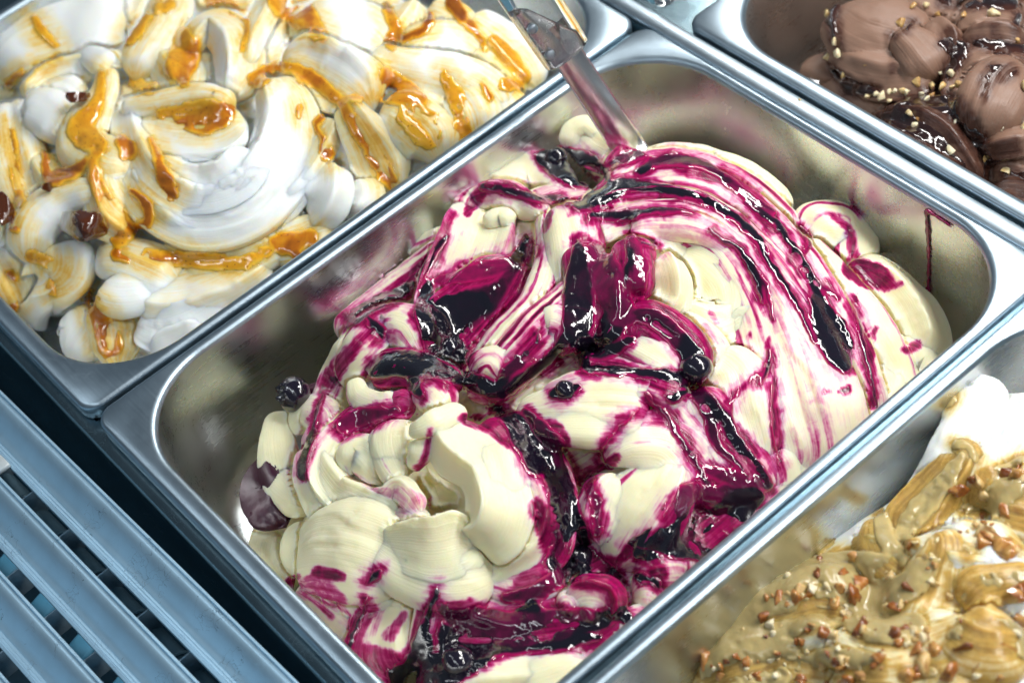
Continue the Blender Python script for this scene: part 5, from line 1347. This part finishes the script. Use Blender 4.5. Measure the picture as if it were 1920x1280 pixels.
P_SAUCE = [
    (0.4, [(1800, 860, 12), (1765, 910, 22), (1720, 960, 26), (1690, 1000, 16)]), (0.3, [(1790, 835, 8), (1815, 840, 8), (1828, 862, 7)]),
    (0.45, [(1655, 970, 16), (1660, 1010, 18), (1690, 1050, 14)]), (0.45, [(1840, 890, 12), (1880, 880, 10), (1920, 860, 10)]), (0.5, [(1820, 950, 22), (1870, 930, 40), (1930, 940, 40)]), (0.5, [(1900, 975, 16), (1940, 985, 16)]),
    (0.5, [(1390, 1160, 16), (1430, 1110, 26), (1520, 1080, 34), (1600, 1060, 34), (1650, 1060, 26)]), (0.55, [(1350, 1230, 26), (1420, 1180, 44), (1520, 1130, 50), (1620, 1120, 46), (1700, 1100, 30), (1725, 1060, 16)]), (0.5, [(1330, 1260, 22), (1400, 1240, 36), (1470, 1220, 30)]), (0.5, [(1600, 1170, 14), (1660, 1180, 30), (1720, 1170, 20)]),
    (0.3, [(1765, 1015, 14), (1750, 1060, 18), (1735, 1100, 14)]), (0.4, [(1790, 1010, 6), (1820, 1030, 10)]), (0.5, [(1810, 1118, 10), (1840, 1092, 16), (1890, 1085, 14), (1940, 1075, 12)]),
    (0.5, [(1500, 1240, 16), (1580, 1230, 22), (1640, 1250, 26)]), (0.5, [(1790, 1190, 16), (1850, 1190, 32), (1920, 1200, 36)]), (0.4, [(1700, 1260, 14), (1750, 1255, 12)]), (0.45, [(1580, 1290, 22), (1660, 1300, 22)]), (0.45, [(1380, 1290, 20), (1460, 1270, 26)]),
    (0.25, [(1790, 745, 8), (1780, 760, 5)]), (0.4, [(1700, 1200, 8), (1640, 1190, 10)]),
]
T.stains([(0.35, 2.0, [(x, y, r + 10) for x, y, r in s[1]]) for s in P_SAUCE] + [(0.7, 1.0, [(x, y, r + 3) for x, y, r in s[1]]) for s in P_SAUCE] + [(0.95, 1.0, [(1700, 1018, 8), (1715, 1020, 8)]), (0.5, 2, [(1640, 1180, 8), (1700, 1215, 8), (1760, 1190, 6)]), (0.5, 2, [(1900, 1010, 12), (1920, 1030, 8)])], EXT, soft=9.0, cell=2.0)
T.build_folds()
ps = T.sauce(P_SAUCE, EXT, PRALINE, name="praline_sauce", cell=2.5, tmax=1.8, lumps=1.3, edge=14, fe=6.0)
# caramelised nut pieces
def nut_mat(name, ca, cb, cc, rough, coat):
    mt, nt, b = nmat(name)
    oi = N(nt, 'ShaderNodeObjectInfo'); tc = N(nt, 'ShaderNodeTexCoord')
    n = N(nt, 'ShaderNodeTexNoise', noise_dimensions='4D', Scale=1100.0, Detail=4.0, Roughness=0.7)
    nt.links.new(tc.outputs['Object'], n.inputs['Vector']); nt.links.new(math_n(nt, 'MULTIPLY', oi.outputs['Random'], 40.0), n.inputs['W'])
    v = math_n(nt, 'ADD', math_n(nt, 'MULTIPLY', n.outputs[0], 0.9), math_n(nt, 'MULTIPLY', math_n(nt, 'SUBTRACT', oi.outputs['Random'], 0.5), 0.35), True)
    nt.links.new(ramp_n(nt, v, [(0.25, ca), (0.45, cb), (0.7, cc)]), b.inputs['Base Color'])
    b.inputs['Roughness'].default_value = rough; b.inputs['Coat Weight'].default_value = coat
    b.inputs['Subsurface Weight'].default_value = 0.15; b.inputs['Subsurface Radius'].default_value = (0.003, 0.0015, 0.0005); b.inputs['Subsurface Scale'].default_value = 1.0
    bp = N(nt, 'ShaderNodeBump', Strength=0.8, Distance=0.0006); nt.links.new(n.outputs[0], bp.inputs['Height']); nt.links.new(bp.outputs[0], b.inputs['Normal'])
    return mt


NUT_BROWN = nut_mat("caramelised_nut", (0.16, 0.04, 0.006), (0.36, 0.12, 0.018), (0.60, 0.34, 0.10), 0.28, 0.7)
NUT_PALE = nut_mat("pale_nut", (0.40, 0.20, 0.06), (0.62, 0.42, 0.16), (0.72, 0.58, 0.32), 0.45, 0.1)
NUT_WHITE = nut_mat("white_nut", (0.55, 0.38, 0.16), (0.72, 0.62, 0.38), (0.80, 0.73, 0.54), 0.5, 0.0)
PROTO = {}


def nut(parent, kind, px, py, r, name="nut_piece", sink=0.1):
    key = (kind, int(rng.integers(0, 7)))
    if key not in PROTO:
        Vc, Fc = chunk_mesh(key[1] * 13 + 5, 9, 6, 0.75)
        o = mesh_object(name, Vc, Fc, {'b': NUT_BROWN, 'p': NUT_PALE, 'w': NUT_WHITE}[kind], None, dict(thick=np.full(len(Vc), 0.5)), shade=False)
        PROTO[key] = o.data
        bpy.data.objects.remove(o)
    o = link(bpy.data.objects.new(name, PROTO[key]))
    Pc, dep = T.at(np.array(float(px)), np.array(float(py)))
    if dep > 1e6:
        Pc, dep = T.at(np.array(float(px)), np.array(float(py)), T.Dsm)
    if dep > 1e6:
        bpy.data.objects.remove(o); return None
    Pc = Pc - FWD * (r * (0.35 - sink) + 1.2)
    o.location = Pc * MM
    o.scale = (r,) * 3
    o.rotation_euler = rng.uniform(0, 6.28, 3)
    o.parent = parent
    return o


for (px, py, r, k) in [(1535, 1075, 3.2, 'b'), (1605, 1048, 4.5, 'b'), (1580, 1075, 3, 'b'), (1615, 1095, 5, 'b'), (1600, 1118, 5.5, 'b'), (1575, 1105, 3.5, 'b'), (1520, 1110, 4, 'b'), (1490, 1120, 4.5, 'b'), (1460, 1125, 4.5, 'b'), (1437, 1120, 4, 'b'), (1435, 1152, 4.2, 'b'), (1510, 1145, 4, 'b'), (1565, 1130, 4.8, 'b'),
                       (1585, 1165, 4.2, 'b'), (1610, 1180, 4.8, 'b'), (1700, 1100, 5.2, 'b'), (1677, 1135, 4.5, 'b'), (1675, 1190, 6, 'b'), (1690, 1180, 4, 'b'), (1550, 1190, 4.6, 'b'), (1320, 1237, 5, 'b'), (1400, 1240, 4, 'b'), (1378, 1228, 3, 'b'), (1420, 1265, 4.5, 'b'), (1575, 1250, 5, 'b'), (1640, 1245, 6, 'b'), (1660, 1230, 5, 'b'), (1625, 1270, 6, 'b'), (1750, 1210, 5, 'b'), (1720, 1215, 4.5, 'b'),
                       (1815, 1215, 6, 'b'), (1850, 1190, 7, 'b'), (1870, 1230, 7.5, 'b'), (1840, 1240, 6.5, 'b'), (1780, 1260, 6, 'b'), (1905, 1160, 6, 'b'), (1910, 1110, 5, 'b'), (1855, 1005, 6, 'b'), (1840, 1015, 5, 'b'), (1875, 1030, 6, 'b'), (1895, 1035, 5, 'b'), (1895, 885, 6, 'b'), (1910, 890, 6, 'b'), (1800, 922, 4, 'b'), (1705, 1020, 3.4, 'b'), (1890, 955, 4.5, 'b'), (1840, 970, 4, 'b'), (1535, 1050, 2.6, 'b'), (1655, 1260, 5, 'b'), (1500, 1270, 4, 'b'), (1350, 1270, 4, 'b'), (1590, 1275, 5, 'b'), (1700, 1270, 5, 'b'),
                       (1850, 930, 5.5, 'p'), (1845, 1000, 5, 'p'), (1830, 985, 3, 'p'), (1600, 1110, 4.5, 'p'), (1670, 1075, 4, 'p'), (1580, 1235, 5, 'p'), (1545, 1240, 4, 'p'), (1725, 1245, 5, 'p'), (1480, 1115, 3, 'p'), (1500, 1105, 3, 'p'), (1525, 1100, 3, 'w'), (1480, 1082, 3, 'w'), (1445, 1175, 4, 'w'), (1450, 1190, 3.2, 'w'), (1712, 1185, 4, 'w'), (1725, 1195, 3, 'w'), (1728, 1245, 3, 'w'), (1550, 1100, 2.6, 'w'), (1480, 1130, 3, 'w'), (1390, 1182, 3, 'p'), (1830, 905, 4, 'p'), (1615, 1265, 5, 'p'), (1520, 1170, 2.5, 'p')]:
    nut(ps, k, px, py, r * 0.9, sink=0.3)
    if rng.uniform() < 0.6: nut(ps, rng.choice(['b', 'p']), px + rng.uniform(-14, 14), py + rng.uniform(-10, 10), r * 0.6, sink=0.3)
for _ in range(110):
    px = rng.uniform(1330, 1925); py = 1290 - (px - 1330) * rng.uniform(0.05, 0.62) + rng.uniform(-50, 30)
    if py > 1295: continue
    nut(ps, rng.choice(['b', 'b', 'p', 'w']), px, py, rng.uniform(1.0, 2.4), sink=0.3)


# ------------------------------------------------------------------ chocolate gelato (far right pan)
CHOC = cream_mat("chocolate_cream", [(0.0, (0.25, 0.145, 0.10)), (0.4, (0.11, 0.052, 0.036)), (0.8, (0.035, 0.012, 0.009)), (1.0, (0.02, 0.007, 0.006))], rough=(0.45, 0.12), sss=0.15, radius=(0.003, 0.0012, 0.0008))
DARKCHOC = sauce_mat("dark_chocolate_sauce", [(0.0, (0.05, 0.016, 0.010)), (0.5, (0.022, 0.008, 0.007)), (1.0, (0.010, 0.005, 0.005))], rough=0.12)
gel4 = thing("chocolate_gelato", "brown chocolate gelato mound with dark sauce and chopped nuts", "gelato")
T = Tub(gel4, [(1560, 60, -32), (1500, 130, -48), (1640, 60, -12), (1700, 120, -16), (1640, 180, -34), (1740, 230, -14), (1830, 330, -34), (1880, 180, -8), (1900, 40, -8), (1780, 60, -12), (1920, 320, -28), (1600, -60, -20), (1900, -60, -14), (2000, 200, -10), (2000, 360, -24)], CHOC, 1.2)
T.crest = 0.7
T.melt = 0.9
f = T.fold
f([(1600, 20, -16, 40), (1740, 120, -16, 50), (1880, 220, -16, 50), (2000, 280, -16, 44)], dome=0.6, name="core")
f([(1640, 40, -44, 46), (1800, 140, -46, 56), (1980, 240, -44, 56)], dome=0.42, name="core")
f([(1640, -60, -16, 50), (1820, 20, -16, 54), (2000, 100, -16, 54)], dome=0.6, name="core")
f([(1575, 10, 4, 14), (1630, 30, 7, 22), (1695, 50, 5, 20), (1740, 80, 0, 12)], dome=0.6, ridges=2, amp=.05)
f([(1560, 80, 2, 8), (1620, 92, 5, 13), (1690, 100, 5, 14), (1730, 120, 2, 10)], dome=0.6)
f([(1610, 158, 2, 6), (1655, 142, 5, 11), (1715, 135, 5, 11), (1745, 130, 2, 8)], dome=0.6)
f([(1685, 48, 9, 8), (1720, 70, 11, 12), (1750, 105, 8, 13), (1762, 130, 3, 8)], dome=0.7, ridges=2)
f([(1735, 30, 8, 8), (1765, 55, 8, 12), (1775, 95, 4, 10)], dome=0.7)
f([(1640, 210, 0, 10), (1700, 190, 4, 16), (1770, 205, 6, 20), (1815, 260, 4, 20), (1845, 330, -4, 14)], dome=0.7, stain=0.6, nz=1.5)
f([(1660, 230, 0, 12), (1730, 260, 3, 18), (1800, 310, 0, 16)], dome=0.6, stain=0.7, nz=1.8)
f([(1935, 120, 8, 12), (1885, 135, 10, 17), (1855, 185, 9, 16), (1842, 240, 4, 10)], dome=0.7, ridges=3, amp=.07)
f([(1795, 130, 4, 9), (1830, 105, 7, 12), (1890, 100, 6, 12), (1940, 105, 4, 10)], dome=0.6)
f([(1800, 110, 4, 8), (1810, 150, 6, 12), (1815, 190, 2, 9)], dome=0.6, ridges=2)
f([(1855, 260, 2, 9), (1890, 235, 6, 12), (1940, 230, 4, 13)], dome=0.7)
f([(1860, 300, 0, 10), (1900, 290, 2, 13), (1950, 300, 0, 13)], dome=0.6, ridges=3, stain=.2)
f([(1790, 30, 6, 13), (1850, 15, 8, 18), (1930, 20, 6, 18)], dome=0.6)
f([(1800, 60, 6, 10), (1860, 55, 8, 14), (1930, 60, 6, 14)], dome=0.6, stain=.2)
f([(1510, 125, -2, 6), (1535, 115, 2, 8), (1560, 130, 0, 7)], dome=0.7)
f([(1850, 350, -2, 12), (1910, 350, -2, 14), (1980, 370, -4, 14)], dome=0.6, stain=.5)
T.settle()
EXT = (1440, -120, 2060, 460)
K_SAUCE = [(0.7, [(1690, 200, 12), (1740, 190, 20), (1790, 220, 30), (1820, 280, 24), (1840, 330, 16)]), (0.6, [(1670, 220, 14), (1720, 250, 26), (1780, 290, 26), (1830, 340, 18)]), (0.8, [(1770, 80, 10), (1800, 90, 16), (1790, 120, 12)]), (0.8, [(1770, 0, 12), (1830, 5, 12), (1900, 5, 14)]), (0.7, [(1855, 125, 6), (1875, 135, 14), (1900, 130, 8)]), (0.7, [(1850, 150, 8), (1845, 175, 6)]),
           (0.8, [(1865, 50, 8), (1868, 75, 10)]), (0.8, [(1910, 35, 10), (1905, 60, 6)]), (0.8, [(1870, 280, 10), (1900, 270, 8)]), (0.8, [(1890, 320, 12), (1930, 330, 10)]), (0.8, [(1555, 40, 6), (1565, 10, 8)]), (0.8, [(1560, 130, 8), (1590, 160, 10)]), (0.8, [(1710, 40, 5), (1700, 55, 6)]), (0.8, [(1675, 65, 3), (1676, 66, 3)]), (0.8, [(1830, 80, 10), (1880, 85, 10), (1920, 90, 10)]), (0.6, [(1676, 130, 3), (1674, 140, 2)]), (0.8, [(1780, 70, 12), (1792, 110, 14), (1765, 148, 8)]), (0.8, [(1560, 40, 8), (1572, 100, 4)]), (0.8, [(1590, 165, 14), (1640, 172, 8)]), (0.9, [(1832, 250, 12), (1850, 300, 16), (1900, 285, 10)]), (0.7, [(1700, 215, 24), (1760, 225, 36), (1800, 265, 34), (1830, 315, 24)])]
T.stains([(0.5, 1.5, [(x, y, r + 4) for x, y, r in s[1]]) for s in K_SAUCE], EXT, soft=7.0, cell=2.5)
T.build_folds()
ks = T.sauce(K_SAUCE, EXT, DARKCHOC, name="chocolate_sauce", cell=2.5, tmax=1.5, lumps=1.2)
for (px, py, r) in [(1550, 25, 3.4), (1737, 10, 4), (1690, 42, 4.2), (1805, 30, 4.6), (1862, 27, 5), (1537, 88, 4), (1562, 80, 4.4), (1568, 98, 4.6), (1595, 87, 4.2), (1623, 118, 5), (1760, 135, 4.2), (1720, 152, 4.2), (1745, 160, 3.8), (1764, 166, 4), (1783, 141, 3.8), (1797, 158, 3.8), (1784, 164, 3.8), (1640, 178, 4), (1654, 182, 4.2), (1665, 175, 3.6), (1677, 170, 3.4), (1688, 170, 3.4), (1697, 173, 3), (1735, 187, 4.2), (1746, 181, 3.4), (1726, 178, 3), (1702, 213, 4.6), (1720, 223, 4.2), (1789, 228, 5.6), (1796, 245, 4), (1836, 202, 2.8), (1778, 278, 4.6), (1883, 320, 4.4), (1918, 160, 4.2), (1918, 237, 4.2), (1550, 106, 3.6), (1625, 182, 3.4), (1845, 298, 3.2), (1710, 12, 3), (1875, 242, 3.8), (1712, 238, 3.6), (1815, 250, 3.0), (1905, 75, 3.2), (1580, 140, 3), (1668, 190, 3), (1758, 30, 3)]:
    nut(ks, 'w' if rng.uniform() < .7 else 'p', px, py, r * 0.68)
